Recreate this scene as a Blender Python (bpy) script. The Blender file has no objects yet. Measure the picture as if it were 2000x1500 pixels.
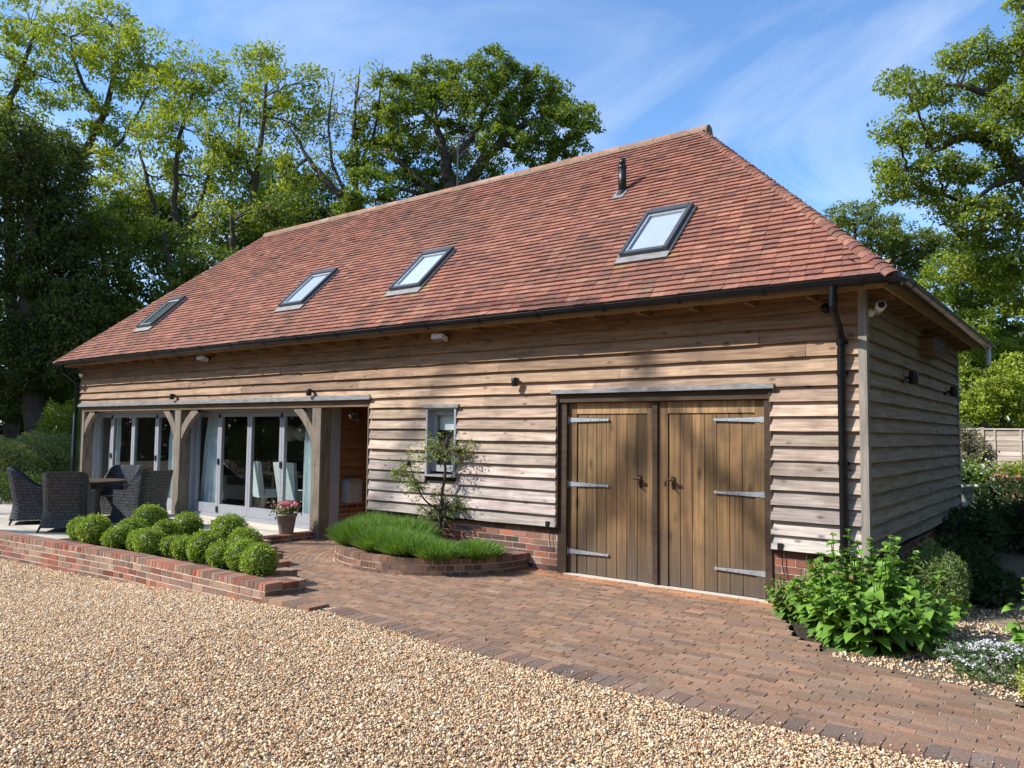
import bpy, math, random
import numpy as np
from mathutils import Vector, Matrix
PI = math.pi
S = bpy.context.scene
rng = np.random.default_rng(7)
random.seed(7)
# ------------------------------------------------------------------ camera, sky, sun, exposure
CAM = np.array([1.8889, -8.0466, 1.7])
RT = np.array([0.793937, 0.6079, 0.01099]); DN = np.array([-0.029898, 0.057089, -0.997921]); FW = np.array([-0.607264, 0.791958, 0.063501])
FOC = 1519.604
cd = bpy.data.cameras.new('camera'); cam = bpy.data.objects.new('camera', cd); S.collection.objects.link(cam)
cd.sensor_fit = 'HORIZONTAL'; cd.sensor_width = 36; cd.lens = FOC / 2000 * 36; cd.clip_start = .05; cd.clip_end = 3000
m = Matrix.Identity(4)
for i in range(3):
    m[i][0] = RT[i]; m[i][1] = -DN[i]; m[i][2] = -FW[i]; m[i][3] = CAM[i]
cam.matrix_world = m; S.camera = cam
SUN = Vector((-.95, -1, 1.12)).normalized()
sl = bpy.data.lights.new('sun', 'SUN'); sl.energy = 5.0; sl.angle = math.radians(.53); sl.color = (1, .955, .89)
so = bpy.data.objects.new('sun', sl); S.collection.objects.link(so)
so.rotation_euler = (-SUN).to_track_quat('-Z', 'Y').to_euler(); so.location = (-20, -22, 25)
W = bpy.data.worlds.new('World'); S.world = W; W.use_nodes = True
nt = W.node_tree; nt.nodes.clear()
def wn(t, **k):
    n = nt.nodes.new(t)
    for a, b in k.items(): setattr(n, a, b)
    return n
L = nt.links.new
sky = wn('ShaderNodeTexSky', sky_type='NISHITA', sun_disc=False, sun_elevation=math.asin(SUN.z), sun_rotation=math.radians(223.5), altitude=50, air_density=1.0, dust_density=.6, ozone_density=2.5)
tc = wn('ShaderNodeTexCoord'); sep = wn('ShaderNodeSeparateXYZ'); L(tc.outputs['Generated'], sep.inputs[0])
ad = wn('ShaderNodeMath', operation='ADD'); L(sep.outputs[2], ad.inputs[0]); ad.inputs[1].default_value = .12
dx = wn('ShaderNodeMath', operation='DIVIDE'); L(sep.outputs[0], dx.inputs[0]); L(ad.outputs[0], dx.inputs[1])
dy = wn('ShaderNodeMath', operation='DIVIDE'); L(sep.outputs[1], dy.inputs[0]); L(ad.outputs[0], dy.inputs[1])
cb = wn('ShaderNodeCombineXYZ'); L(dx.outputs[0], cb.inputs[0]); L(dy.outputs[0], cb.inputs[1])
mp = wn('ShaderNodeMapping'); mp.inputs['Rotation'].default_value = (0, 0, .55); mp.inputs['Scale'].default_value = (1.5, 1.55, 1); mp.inputs['Location'].default_value = (2.35, 1.1, 0)
L(cb.outputs[0], mp.inputs[0])
n1 = wn('ShaderNodeTexNoise'); n1.inputs['Scale'].default_value = .9; n1.inputs['Detail'].default_value = 9; n1.inputs['Roughness'].default_value = .58; n1.inputs['Distortion'].default_value = .7
L(mp.outputs[0], n1.inputs['Vector'])
cr = wn('ShaderNodeValToRGB'); cr.color_ramp.elements[0].position = .45; cr.color_ramp.elements[0].color = (0, 0, 0, 1); cr.color_ramp.elements[1].position = .74; cr.color_ramp.elements[1].color = (.5, .5, .5, 1)
L(n1.outputs['Fac'], cr.inputs[0])
hs = wn('ShaderNodeHueSaturation'); hs.inputs['Saturation'].default_value = 1.0; hs.inputs['Value'].default_value = 1.55; L(sky.outputs[0], hs.inputs['Color'])
ml = wn('ShaderNodeMixRGB', blend_type='MULTIPLY'); ml.inputs[0].default_value = 1; L(hs.outputs[0], ml.inputs[1]); ml.inputs[2].default_value = (1.0, 1.25, 1.47, 1)
mx = wn('ShaderNodeMixRGB'); L(cr.outputs[0], mx.inputs[0]); L(ml.outputs[0], mx.inputs[1]); mx.inputs[2].default_value = (8.5, 9.2, 10, 1)
bg = wn('ShaderNodeBackground'); bg.inputs['Strength'].default_value = .088; L(mx.outputs[0], bg.inputs[0])
ow = wn('ShaderNodeOutputWorld'); L(bg.outputs[0], ow.inputs[0])
S.view_settings.view_transform = 'Standard'; S.view_settings.look = 'None'; S.view_settings.exposure = 0.43; S.view_settings.gamma = 1
S.cycles.max_bounces = 8; S.cycles.transparent_max_bounces = 12; S.cycles.use_denoising = True
S.render.film_transparent = False

# ------------------------------------------------------------------ helpers
def ray(px, py): return FW + RT * ((px - 1000) / FOC) + DN * ((py - 750) / FOC)
def at(px, py, d): return CAM + ray(px, py) * d                       # a point at a real distance
def on(px, py, ax, v):
    r = ray(px, py); return CAM + r * ((v - CAM[ax]) / r[ax])
ORG = {}
COLL = S.collection.objects
def empty(name, loc=(0, 0, 0), parent=None, rz=0):
    o = bpy.data.objects.new(name, None); COLL.link(o); o.empty_display_size = .1
    ORG[o] = np.array(loc, float)
    if parent: o.parent = parent; o.location = np.array(loc) - ORG[parent]
    else: o.location = loc
    o.rotation_euler.z = rz
    return o
def tag(o, label=None, cat=None, group=None, kind=None):
    if label: o['label'] = label
    if cat: o['category'] = cat
    if group: o['group'] = group
    if kind: o['kind'] = kind
    return o
def copy_tree(o, parent=None):
    c = o.copy(); COLL.link(c)
    if parent: c.parent = parent
    for ch in list(o.children): copy_tree(ch, c)
    return c
HEXF = np.array([(0, 3, 2, 1), (4, 5, 6, 7), (0, 1, 5, 4), (1, 2, 6, 5), (2, 3, 7, 6), (3, 0, 4, 7)])
class MB:
    def __init__(s): s.v = []; s.c = []; s.f = []; s.n = 0
    def add(s, v, faces, col=(.5, .5, .5)):
        v = np.asarray(v, float).reshape(-1, 3); k = len(v)
        col = np.asarray(col, float)
        if col.ndim == 1: col = np.tile(col, (k, 1))
        s.v.append(v); s.c.append(col)
        if isinstance(faces, np.ndarray): s.f.append(faces + s.n)
        else:
            for f in faces: s.f.append(np.array([f]) + s.n)
        s.n += k
        return s
    def hexas(s, c8, col=(.5, .5, .5)):
        c8 = np.asarray(c8, float).reshape(-1, 8, 3); N = len(c8)
        col = np.asarray(col, float)
        if col.ndim == 1: col = np.tile(col, (N, 1))
        f = (HEXF[None] + (np.arange(N) * 8)[:, None, None]).reshape(-1, 4)
        return s.add(c8.reshape(-1, 3), f, np.repeat(col, 8, 0))
    def box(s, x0, x1, y0, y1, z0, z1, col=(.5, .5, .5), M=None):
        c = np.array([(x0, y0, z0), (x1, y0, z0), (x1, y1, z0), (x0, y1, z0), (x0, y0, z1), (x1, y0, z1), (x1, y1, z1), (x0, y1, z1)], float)
        if M is not None: c = np.array([M(*p) for p in c])
        return s.hexas(c, col)
    def tube(s, pts, rad, n=8, col=(.5, .5, .5), cap=True):
        P = np.array(pts, float); k = len(P); rad = np.broadcast_to(np.asarray(rad, float), (k,))
        T = np.gradient(P, axis=0); T /= np.linalg.norm(T, axis=1)[:, None] + 1e-9
        ref = np.array([0, 0, 1.]) if abs(T[:, 2]).mean() < .8 else np.array([1., 0, 0])
        A = np.cross(T, ref); A /= np.linalg.norm(A, axis=1)[:, None] + 1e-9; B = np.cross(T, A)
        a = np.arange(n) * 2 * PI / n
        V = P[:, None] + rad[:, None, None] * (A[:, None] * np.cos(a)[None, :, None] + B[:, None] * np.sin(a)[None, :, None])
        i = np.arange(k - 1)[:, None] * n; j = np.arange(n)[None]; j2 = (j + 1) % n
        F = np.stack([i + j, i + n + j, i + n + j2, i + j2], -1).reshape(-1, 4)
        s.add(V, F, col)
        if cap and n > 4:
            s.f.append(np.array([list(range(n))]) + s.n - k * n); s.f.append(np.array([list(range(n))[::-1]]) + s.n - n)
        return s
    def lathe(s, prof, c=(0, 0, 0), n=20, col=(.5, .5, .5), axis=2):
        P = np.array(prof, float); k = len(P); a = np.arange(n) * 2 * PI / n
        V = np.stack([P[:, None, 0] * np.cos(a), P[:, None, 0] * np.sin(a), np.broadcast_to(P[:, None, 1], (k, n))], -1)
        if axis == 1: V = V[..., [0, 2, 1]]
        if axis == 0: V = V[..., [2, 0, 1]]
        i = np.arange(k - 1)[:, None] * n; j = np.arange(n)[None]; j2 = (j + 1) % n
        F = np.stack([i + j, i + j2, i + n + j2, i + n + j], -1).reshape(-1, 4)
        if axis == 1: F = F[:, ::-1]
        return s.add(V + np.array(c), np.ascontiguousarray(F), col)
    def grid(s, V, col=(.5, .5, .5)):
        V = np.asarray(V); a, b = V.shape[:2]
        i = np.arange(a - 1)[:, None] * b; j = np.arange(b - 1)[None]
        return s.add(V.reshape(-1, 3), np.stack([i + j, i + j + 1, i + b + j + 1, i + b + j], -1).reshape(-1, 4), col)
    def build(s, name, mat, parent=None, smooth=False):
        V = np.concatenate(s.v); C = np.concatenate(s.c)
        if parent is not None: V = V - ORG[parent]
        me = bpy.data.meshes.new(name)
        me.vertices.add(len(V)); me.vertices.foreach_set('co', V.astype(np.float32).ravel())
        tot = np.concatenate([np.full(len(f), f.shape[1]) for f in s.f]); idx = np.concatenate([f.ravel() for f in s.f])
        me.loops.add(len(idx)); me.loops.foreach_set('vertex_index', idx.astype(np.int32))
        me.polygons.add(len(tot)); st = np.concatenate([[0], np.cumsum(tot)[:-1]])
        me.polygons.foreach_set('loop_start', st.astype(np.int32)); me.polygons.foreach_set('loop_total', tot.astype(np.int32))
        ca = me.color_attributes.new('Col', 'FLOAT_COLOR', 'POINT')
        ca.data.foreach_set('color', np.concatenate([C, np.ones((len(C), 1))], 1).astype(np.float32).ravel())
        me.polygons.foreach_set('use_smooth', np.full(len(tot), smooth))
        me.update(calc_edges=True); me.validate()
        me.materials.append(mat)
        o = bpy.data.objects.new(name, me); COLL.link(o)
        ORG[o] = ORG[parent] if parent is not None else np.zeros(3)
        if parent is not None: o.parent = parent
        return o
def vnoise(x, y=0, seed=0):
    x = np.asarray(x, float); y = np.broadcast_to(np.asarray(y, float), x.shape)
    xi = np.floor(x).astype(int); yi = np.floor(y).astype(int); fx = x - xi; fy = y - yi
    fx = fx * fx * (3 - 2 * fx); fy = fy * fy * (3 - 2 * fy)
    def h(a, b):
        n = (a * 374761393 + b * 668265263 + seed * 974711) & 0x7fffffff
        n = ((n ^ (n >> 13)) * 1274126177) & 0x7fffffff
        return ((n ^ (n >> 16)) & 0xffff) / 65535.
    return (h(xi, yi) * (1 - fx) + h(xi + 1, yi) * fx) * (1 - fy) + (h(xi, yi + 1) * (1 - fx) + h(xi + 1, yi + 1) * fx) * fy
def pick(pal, n, jit=.12, w=None):
    p = np.array(pal)[rng.choice(len(pal), n, p=w)]
    return np.clip(p * (1 + rng.normal(0, jit, (n, 1))), .005, .95)

# ------------------------------------------------------------------ materials
def material(name):
    mt = bpy.data.materials.new(name); mt.use_nodes = True; t = mt.node_tree
    return mt, t, t.nodes['Principled BSDF']
def nd(t, ty, ins=None, **k):
    n = t.nodes.new(ty)
    for a, b in k.items(): setattr(n, a, b)
    for a, b in (ins or {}).items():
        if isinstance(b, bpy.types.NodeSocket): t.links.new(b, n.inputs[a])
        else: n.inputs[a].default_value = b
    return n
def surf(name, base=None, rough=.8, var=.25, scale=(8, 8, 8), bump=.2, bscale=None, dist=.004, metal=0., spec=.3, detail=6, dirt=0., dirtcol=(.05, .045, .03), dscale=1.3, knots=False):
    """base colour (or the piece's own colour) varied by stretched noise, worn by larger stains, with bump"""
    mt, t, p = material(name)
    co = nd(t, 'ShaderNodeTexCoord').outputs['Object']
    mp = nd(t, 'ShaderNodeMapping', {'Vector': co, 'Scale': scale}).outputs[0]
    n = nd(t, 'ShaderNodeTexNoise', {'Vector': mp, 'Scale': 1., 'Detail': detail, 'Roughness': .62})
    if base is None: c = nd(t, 'ShaderNodeAttribute', attribute_name='Col').outputs['Color']
    else:
        r = nd(t, 'ShaderNodeRGB'); r.outputs[0].default_value = (*base, 1); c = r.outputs[0]
    mr = nd(t, 'ShaderNodeMapRange', {0: n.outputs['Fac'], 1: .3, 2: .7, 3: 1 - var, 4: 1 + var})
    c = nd(t, 'ShaderNodeVectorMath', {0: c, 1: mr.outputs[0]}, operation='MULTIPLY').outputs[0]
    if knots:
        vo = nd(t, 'ShaderNodeTexVoronoi', {'Vector': nd(t, 'ShaderNodeMapping', {'Vector': co, 'Scale': knots}).outputs[0], 'Scale': 1., 'Randomness': 1.})
        kk = nd(t, 'ShaderNodeMapRange', {0: vo.outputs['Distance'], 1: .05, 2: .17, 3: .38, 4: 1.})
        c = nd(t, 'ShaderNodeVectorMath', {0: c, 1: kk.outputs[0]}, operation='MULTIPLY').outputs[0]
    if dirt:
        n2 = nd(t, 'ShaderNodeTexNoise', {'Vector': co, 'Scale': dscale, 'Detail': 7., 'Roughness': .65})
        d = nd(t, 'ShaderNodeMapRange', {0: n2.outputs['Fac'], 1: .48, 2: .72, 3: 0., 4: dirt})
        c = nd(t, 'ShaderNodeMixRGB', {0: d.outputs[0], 1: c, 2: (*dirtcol, 1)}).outputs[0]
    t.links.new(c, p.inputs['Base Color'])
    p.inputs['Roughness'].default_value = rough; p.inputs['Metallic'].default_value = metal; p.inputs['Specular IOR Level'].default_value = spec
    if bump:
        nb = n if bscale is None else nd(t, 'ShaderNodeTexNoise', {'Vector': co, 'Scale': bscale, 'Detail': 5.})
        b = nd(t, 'ShaderNodeBump', {'Height': nb.outputs['Fac'], 'Strength': bump, 'Distance': dist}); t.links.new(b.outputs[0], p.inputs['Normal'])
    return mt
def leafmat(name, trans=.38, gloss=.05, rough=.45, tint=(1.35, 1.25, .5)):
    mt, t, p = material(name); t.nodes.remove(p)
    c = nd(t, 'ShaderNodeAttribute', attribute_name='Col').outputs['Color']
    tr = nd(t, 'ShaderNodeVectorMath', {0: c, 1: tint}, operation='MULTIPLY').outputs[0]
    a = nd(t, 'ShaderNodeBsdfDiffuse', {'Color': c}); b = nd(t, 'ShaderNodeBsdfTranslucent', {'Color': tr})
    g = nd(t, 'ShaderNodeBsdfGlossy', {'Color': (1, 1, 1, 1), 'Roughness': rough})
    m1 = nd(t, 'ShaderNodeMixShader', {0: trans, 1: a.outputs[0], 2: b.outputs[0]})
    m2 = nd(t, 'ShaderNodeMixShader', {0: gloss, 1: m1.outputs[0], 2: g.outputs[0]})
    t.links.new(m2.outputs[0], t.nodes['Material Output'].inputs[0])
    return mt
def glassmat(name, tint=(.86, .9, .9), ior=1.5):
    mt, t, p = material(name); t.nodes.remove(p)
    f = nd(t, 'ShaderNodeLayerWeight', {'Blend': .5})
    f = nd(t, 'ShaderNodeMath', {0: f.outputs['Facing'], 1: 4.}, operation='POWER')
    k = nd(t, 'ShaderNodeMath', {0: f.outputs[0], 1: .85, 2: .05}, operation='MULTIPLY_ADD', use_clamp=True)
    a = nd(t, 'ShaderNodeBsdfTransparent', {'Color': (*tint, 1)}); b = nd(t, 'ShaderNodeBsdfGlossy', {'Roughness': .0})
    t.links.new(nd(t, 'ShaderNodeMixShader', {0: k.outputs[0], 1: a.outputs[0], 2: b.outputs[0]}).outputs[0], t.nodes['Material Output'].inputs[0])
    return mt
M = dict(
    board=surf('weatherboard', None, .85, .42, (2.2, 40, 30), .5, dist=.004, dirt=.5, dirtcol=(.13, .09, .065), dscale=2.6, knots=(3.2, 3, 7)),
    boardside=surf('weatherboard_side', None, .85, .38, (40, 1.6, 34), .35, dist=.003, dirt=.35, dirtcol=(.1, .08, .06), dscale=2.2, knots=(3, 2.2, 7)),
    door=surf('oak_boards', None, .6, .5, (30, 30, 1.1), .35, dist=.002, dirt=.55, dirtcol=(.055, .036, .02), dscale=2.4, spec=.35, knots=(4.5, 1, 1.8)),
    oak=surf('weathered_oak', (.2, .165, .125), .85, .4, (26, 26, 2.2), .5, dist=.004, dirt=.4, dirtcol=(.08, .06, .045), dscale=5),
    beam=surf('oak_beam', (.16, .105, .062), .85, .4, (2.2, 26, 26), .5, dist=.004, dirt=.3),
    rawoak=surf('brown_oak', (.2, .12, .058), .8, .35, (3, 22, 22), .3),
    soffit=surf('soffit_wood', (.3, .17, .08), .8, .3, (3, 14, 14), .2),
    darkoak=surf('dark_oak', (.062, .04, .025), .8, .35, (4, 20, 20), .3),
    brick=surf('brick_faces', None, .92, .28, (38, 38, 38), .5, dist=.004, dirt=.35, dirtcol=(.09, .07, .055), dscale=6),
    mortar=surf('lime_mortar', (.6, .54, .44), .95, .2, (30, 30, 30), .5, dist=.004, dirt=.3, dirtcol=(.2, .17, .13), dscale=4),
    sand=surf('jointing_sand', (.56, .45, .33), .95, .3, (60, 60, 60), .5, dirt=.4, dirtcol=(.2, .16, .1), dscale=3),
    paver=surf('clay_pavers', None, .88, .28, (45, 45, 45), .45, dist=.003, dirt=.4, dirtcol=(.12, .085, .065), dscale=1.1),
    tile=surf('clay_tiles', None, .88, .28, (30, 30, 30), .4, dist=.004, dirt=.45, dirtcol=(.1, .075, .055), dscale=1.4),
    mortarcap=surf('ridge_mortar', (.3, .225, .155), .95, .3, (30, 30, 30), .5, dirt=.4),
    black=surf('black_plastic', (.006, .006, .007), .28, .2, (6, 6, 6), 0, spec=.35),
    blackm=surf('black_metal', (.012, .012, .013), .4, .2, (6, 6, 6), 0, spec=.5),
    iron=surf('rusty_iron', (.06, .038, .028), .6, .4, (60, 60, 60), .3, metal=.3),
    galv=surf('galvanised_steel', (.42, .45, .47), .45, .2, (25, 25, 25), .15, metal=.55, spec=.5),
    lead=surf('lead_flashing', (.25, .25, .25), .65, .35, (9, 30, 30), .3, metal=.25, dirt=.3, dirtcol=(.15, .15, .14), dscale=5),
    grey=surf('grey_paint', (.3, .31, .335), .45, .07, (10, 10, 10), .05, spec=.4),
    alu=surf('grey_frame', (.085, .09, .095), .35, .15, (8, 8, 8), 0, spec=.5, metal=.3),
    glass=glassmat('window_glass'),
    blind=surf('roller_blind', (.78, .8, .8), .9, .04, (3, 40, 40), 0),
    curtain=surf('curtain_cloth', (.66, .76, .76), .9, .15, (30, 30, 3), .1),
    fabric=surf('chair_cover', (.62, .7, .66), .9, .08, (14, 14, 14), .15),
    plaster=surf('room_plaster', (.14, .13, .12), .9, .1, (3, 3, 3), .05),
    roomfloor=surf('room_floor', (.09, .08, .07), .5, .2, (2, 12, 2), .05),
    lightwood=surf('light_wood', (.42, .29, .16), .6, .25, (20, 20, 3), .15),
    paper=surf('paper_shade', (.72, .72, .68), .9, .05, (10, 10, 10), .1),
    white=surf('white_plastic', (.75, .75, .74), .4, .04, (5, 5, 5), 0, spec=.5),
    chrome=surf('steel', (.55, .56, .57), .25, .1, (8, 8, 8), 0, metal=.9),
    patio=surf('patio_boards', None, .85, .2, (3, 30, 30), .25, dirt=.35, dirtcol=(.2, .17, .12), dscale=1.8),
    soil=surf('soil', (.055, .042, .03), .95, .5, (30, 30, 30), .9, dist=.03, bscale=40),
    pebble=surf('pebbles', None, .75, .12, (60, 60, 60), 0, spec=.3),
    gravelbed=surf('gravel_bed', (.27, .2, .13), .95, .7, (70, 70, 70), 1., dist=.02),
    grass=surf('woodland_floor', (.06, .075, .025), .95, .5, (2, 2, 2), .6, dist=.1),
    stone=surf('paving_stone', (.27, .2, .13), .85, .35, (7, 7, 7), .4, dirt=.4, dirtcol=(.09, .08, .06), dscale=4),
    terra=surf('terracotta', (.45, .2, .11), .85, .15, (12, 12, 12), .15, dirt=.3, dirtcol=(.3, .25, .2)),
    potgrey=surf('weathered_pot', (.24, .21, .18), .85, .25, (14, 14, 14), .3, dirt=.4),
    ceramic=surf('white_ceramic', (.62, .62, .6), .4, .6, (9, 9, 9), 0, spec=.5),
    fence=surf('fence_wood', None, .88, .25, (3, 14, 30), .3, dirt=.25, dirtcol=(.2, .17, .14), dscale=2),
    bark=surf('bark', (.085, .068, .05), .95, .45, (14, 14, 5), .9, dist=.03, dirt=.35, dirtcol=(.05, .06, .03), dscale=2),
    stem=surf('green_stem', (.09, .13, .04), .7, .2, (20, 20, 20), 0),
    leaf=leafmat('leaves', .42, .02, .5), leafthick=leafmat('thick_leaves', .25, .04, .5), petal=leafmat('petals', .3, .02, .6, (1, 1, 1)),
)
def weather_foot(mt, zlo=.0, zhi=.75, col=(.085, .07, .055)):
    t = mt.node_tree; p = t.nodes['Principled BSDF']; src = p.inputs['Base Color'].links[0].from_socket
    g = nd(t, 'ShaderNodeNewGeometry'); z = nd(t, 'ShaderNodeSeparateXYZ', {0: g.outputs['Position']}).outputs[2]
    n = nd(t, 'ShaderNodeTexNoise', {'Vector': nd(t, 'ShaderNodeMapping', {'Vector': g.outputs['Position'], 'Scale': (7, 7, .8)}).outputs[0], 'Scale': 1., 'Detail': 4.})
    zz = nd(t, 'ShaderNodeMath', {0: n.outputs['Fac'], 1: -.9, 2: z}, operation='MULTIPLY_ADD')
    f = nd(t, 'ShaderNodeMapRange', {0: zz.outputs[0], 1: zlo - .45, 2: zhi - .45, 3: .85, 4: 0.})
    t.links.new(nd(t, 'ShaderNodeMixRGB', {0: f.outputs[0], 1: src, 2: (*col, 1)}).outputs[0], p.inputs['Base Color'])
weather_foot(M['door'])
def wicker():
    mt, t, p = material('woven_wicker')
    uv = nd(t, 'ShaderNodeAttribute', attribute_name='Col').outputs['Color']   # (around, height) woven coordinates
    br = nd(t, 'ShaderNodeTexBrick', {'Vector': nd(t, 'ShaderNodeMapping', {'Vector': uv, 'Scale': (1, 1, 1)}).outputs[0], 'Color1': (.05, .052, .06, 1), 'Color2': (.12, .124, .135, 1), 'Mortar': (.008, .008, .01, 1), 'Scale': 1., 'Mortar Size': .006, 'Brick Width': .03, 'Row Height': .05, 'Mortar Smooth': .5})
    t.links.new(br.outputs['Color'], p.inputs['Base Color'])
    b = nd(t, 'ShaderNodeBump', {'Height': br.outputs['Fac'], 'Strength': .9, 'Distance': .008}, invert=True); t.links.new(b.outputs[0], p.inputs['Normal'])
    p.inputs['Roughness'].default_value = .42; p.inputs['Specular IOR Level'].default_value = .5
    return mt
M['wicker'] = wicker()

# ------------------------------------------------------------------ ground
def gz(x, y):                                                          # gravel falls away towards the terrace wall
    x = np.asarray(x, float)
    return -.018 - .19 * np.clip((-4.3 - x) / 3.8, 0, 1) ** 1.0 + 0 * np.asarray(y, float)
g = MB(); r = 900
g.add([(-r, -r, -.5), (r, -r, -.5), (r, r, -.5), (-r, r, -.5)], [(0, 1, 2, 3)]); tag(g.build('ground', M['grass']), kind='structure')
g = MB()                                                               # garden soil and lawn round the house
g.box(-45, -16.9, -3.0, 45, -.55, .02); g.box(-16.9, 0, 5.7, 45, -.55, .02); g.box(0, 30, 0, 45, -.55, -.03); g.box(3.2, 30, -1.8, 0, -.55, -.032)
tag(g.build('lawn', M['grass']), kind='structure')
g = MB()
xs = np.concatenate([[-45, -30, -20], np.linspace(-12, -3, 25), [0, 4, 12, 30]]); ys = np.array([-30, -12, -6, -4, -3.2])
X, Y = np.meshgrid(xs, ys, indexing='ij'); g.grid(np.stack([X, Y, gz(X, Y) - .012], -1))
tag(g.build('gravel_ground', M['gravelbed']), kind='structure')
# loose pebbles, one object
def edgey(x): return np.interp(x, [-30, -11, -7.8, -4.95, -4.3, -4.15, -2.9, -1.7, 0, 1.4, 4], [-5.0, -3.46, -3.2, -3.2, -3.26, -3.1, -3.25, -3.32, -3.38, -3.24, -3.2])
N = 580000
px = rng.uniform(-13, 3.2, N); py = rng.uniform(-7.6, -3.0, N)
ok = (py < edgey(px) - .005 + rng.normal(0, .012, N))
rel = np.stack([px - CAM[0], py - CAM[1]], 1); dep = rel @ FW[:2]; lat = rel @ RT[:2]
ok &= (np.abs(lat) < .76 * dep + .7) & (dep > 2.2)
px, py, dep = px[ok], py[ok], dep[ok]; N = len(px)
rad = rng.lognormal(math.log(.0066), .32, N) * np.interp(dep, [3, 11], [1, 1.15])
OCT = np.array([(1, 0, 0), (0, 1, 0), (-1, 0, 0), (0, -1, 0), (0, 0, 1), (0, 0, -1)], float)
OF = np.array([(0, 1, 4), (1, 2, 4), (2, 3, 4), (3, 0, 4), (1, 0, 5), (2, 1, 5), (3, 2, 5), (0, 3, 5)])
sc = rng.uniform(.65, 1.35, (N, 1, 3)) * np.array([1.05, 1.05, .75]); V = OCT[None] * sc * rad[:, None, None]
a = rng.uniform(0, 2 * PI, N); ti = rng.normal(0, .45, N)
ca, sa, ct, st_ = np.cos(a), np.sin(a), np.cos(ti), np.sin(ti)
Vx, Vy, Vz = V[..., 0], V[..., 1], V[..., 2]
Vy, Vz = Vy * ct[:, None] - Vz * st_[:, None], Vy * st_[:, None] + Vz * ct[:, None]
Vx, Vy = Vx * ca[:, None] - Vy * sa[:, None], Vx * sa[:, None] + Vy * ca[:, None]
V = np.stack([Vx, Vy, Vz], -1) + np.stack([px, py, gz(px, py) + rng.uniform(-.006, .008, N) + .008 * vnoise(px * 1.3, py * 1.3, 5)], -1)[:, None]
pal = [(.72, .51, .31), (.63, .42, .23), (.54, .29, .14), (.44, .34, .26), (.82, .69, .51), (.76, .57, .37), (.28, .17, .1), (.64, .47, .3)]
pc = pick(pal, N, .24, [.18, .17, .13, .12, .12, .13, .07, .08])
pb = MB(); pb.add(V.reshape(-1, 3), (OF[None] + (np.arange(N) * 6)[:, None, None]).reshape(-1, 3), np.repeat(pc, 6, 0))
tag(pb.build('gravel', M['pebble'], smooth=True), 'golden brown and cream loose gravel covering the drive', 'gravel', kind='stuff')

# ------------------------------------------------------------------ brick work
BP = [(.26, .1, .07), (.22, .085, .06), (.3, .14, .1), (.17, .085, .068), (.13, .075, .065), (.28, .17, .12), (.33, .12, .07)]
def brickface(mb, mo, f, length, z0, z1, course=.075, bl=.225, deep=.1, hdr=0., gap=.01, pal=BP, top_on_edge=False, prot=.004):
    """f(s, out, z) -> xyz ; bricks stand 4 mm proud of the mortar"""
    z = z0; k = 0
    while z < z1 - .02:
        h = min(course, z1 - z); s = -(bl / 2 if k % 2 else 0) - rng.uniform(0, .03)
        last = z + course >= z1 - .03
        while s < length:
            w = (.078 if (top_on_edge and last) else (.1125 if rng.random() < hdr else bl))
            a, b = max(s + gap / 2, 0), min(s + w - gap / 2, length)
            if b - a > .015:
                o = prot + rng.uniform(-.0025, .003); q = [(a, -deep, z + gap / 2), (b, -deep, z + gap / 2), (b, o, z + gap / 2), (a, o, z + gap / 2), (a, -deep, z + h - gap / 2 + (gap * .5 if last else 0)), (b, -deep, z + h - gap / 2 + (gap * .5 if last else 0)), (b, o, z + h - gap / 2 + (gap * .5 if last else 0)), (a, o, z + h - gap / 2 + (gap * .5 if last else 0))]
                mb.hexas([f(*p) for p in q], pick(pal, 1, .2)[0])
            s += w
        z += course; k += 1
    n = max(2, int(length / .12)); ss = np.linspace(0.003, length - .003, n)
    for i in range(n - 1):
        q = [(ss[i], -deep + .004, z0), (ss[i + 1], -deep + .004, z0), (ss[i + 1], 0, z0), (ss[i], 0, z0), (ss[i], -deep + .004, z1 - .004), (ss[i + 1], -deep + .004, z1 - .004), (ss[i + 1], 0, z1 - .004), (ss[i], 0, z1 - .004)]
        mo.hexas([f(*p) for p in q])

# ------------------------------------------------------------------ paving
PV = [(.275, .168, .107), (.25, .148, .095), (.3, .19, .125), (.23, .148, .105), (.265, .175, .12), (.31, .178, .112)]
CX = -5.5
def paverow(mb, r0, w):
    r = r0 + w / 2; s = rng.uniform(-.2, 0); arc = PI / 2 * r
    tot = arc + 9.6
    bl = .2
    while s < tot:
        def P(ss, rr):
            if ss < arc: t = PI + ss / r; return (CX + rr * math.cos(t), rr * math.sin(t))
            return (CX + ss - arc, -rr)
        a, b = s + .0045, s + bl - .0045; rr0, rr1 = r0 + .0045, r0 + w - .0045
        mid = P((a + b) / 2, r); s += bl
        x, y = mid
        if not inpave(x, y): continue
        z = .0 + rng.normal(0, .0009); t = rng.normal(0, .0009, 4)
        q = [(*P(a, rr0), -.05), (*P(b, rr0), -.05), (*P(b, rr1), -.05), (*P(a, rr1), -.05), (*P(a, rr0), z + t[0]), (*P(b, rr0), z + t[1]), (*P(b, rr1), z + t[2]), (*P(a, rr1), z + t[3])]
        c = pick(PV, 1, .09)[0]
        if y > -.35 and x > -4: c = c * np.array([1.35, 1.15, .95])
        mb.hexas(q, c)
def inpave(x, y):
    if y < edgey(x) + .12: return False
    if x < -5 and y < -3.0 + (x + 5) * (1.85 / -3.2) : return False
    if x < -8.12: return False
    if x < -6.9 and y > 1.4: return False
    if x > -6.9 and y > -.02: return False
    if x > -.75 and y > np.interp(x, [-.75, -.3, .2, .57, 1.1, 1.4, 4], [-.05, -1.1, -1.66, -1.74, -1.84, -2.1, -2.2]): return False
    if (x + 5.45) ** 2 + y ** 2 < 1.36 ** 2: return False
    return True
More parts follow.
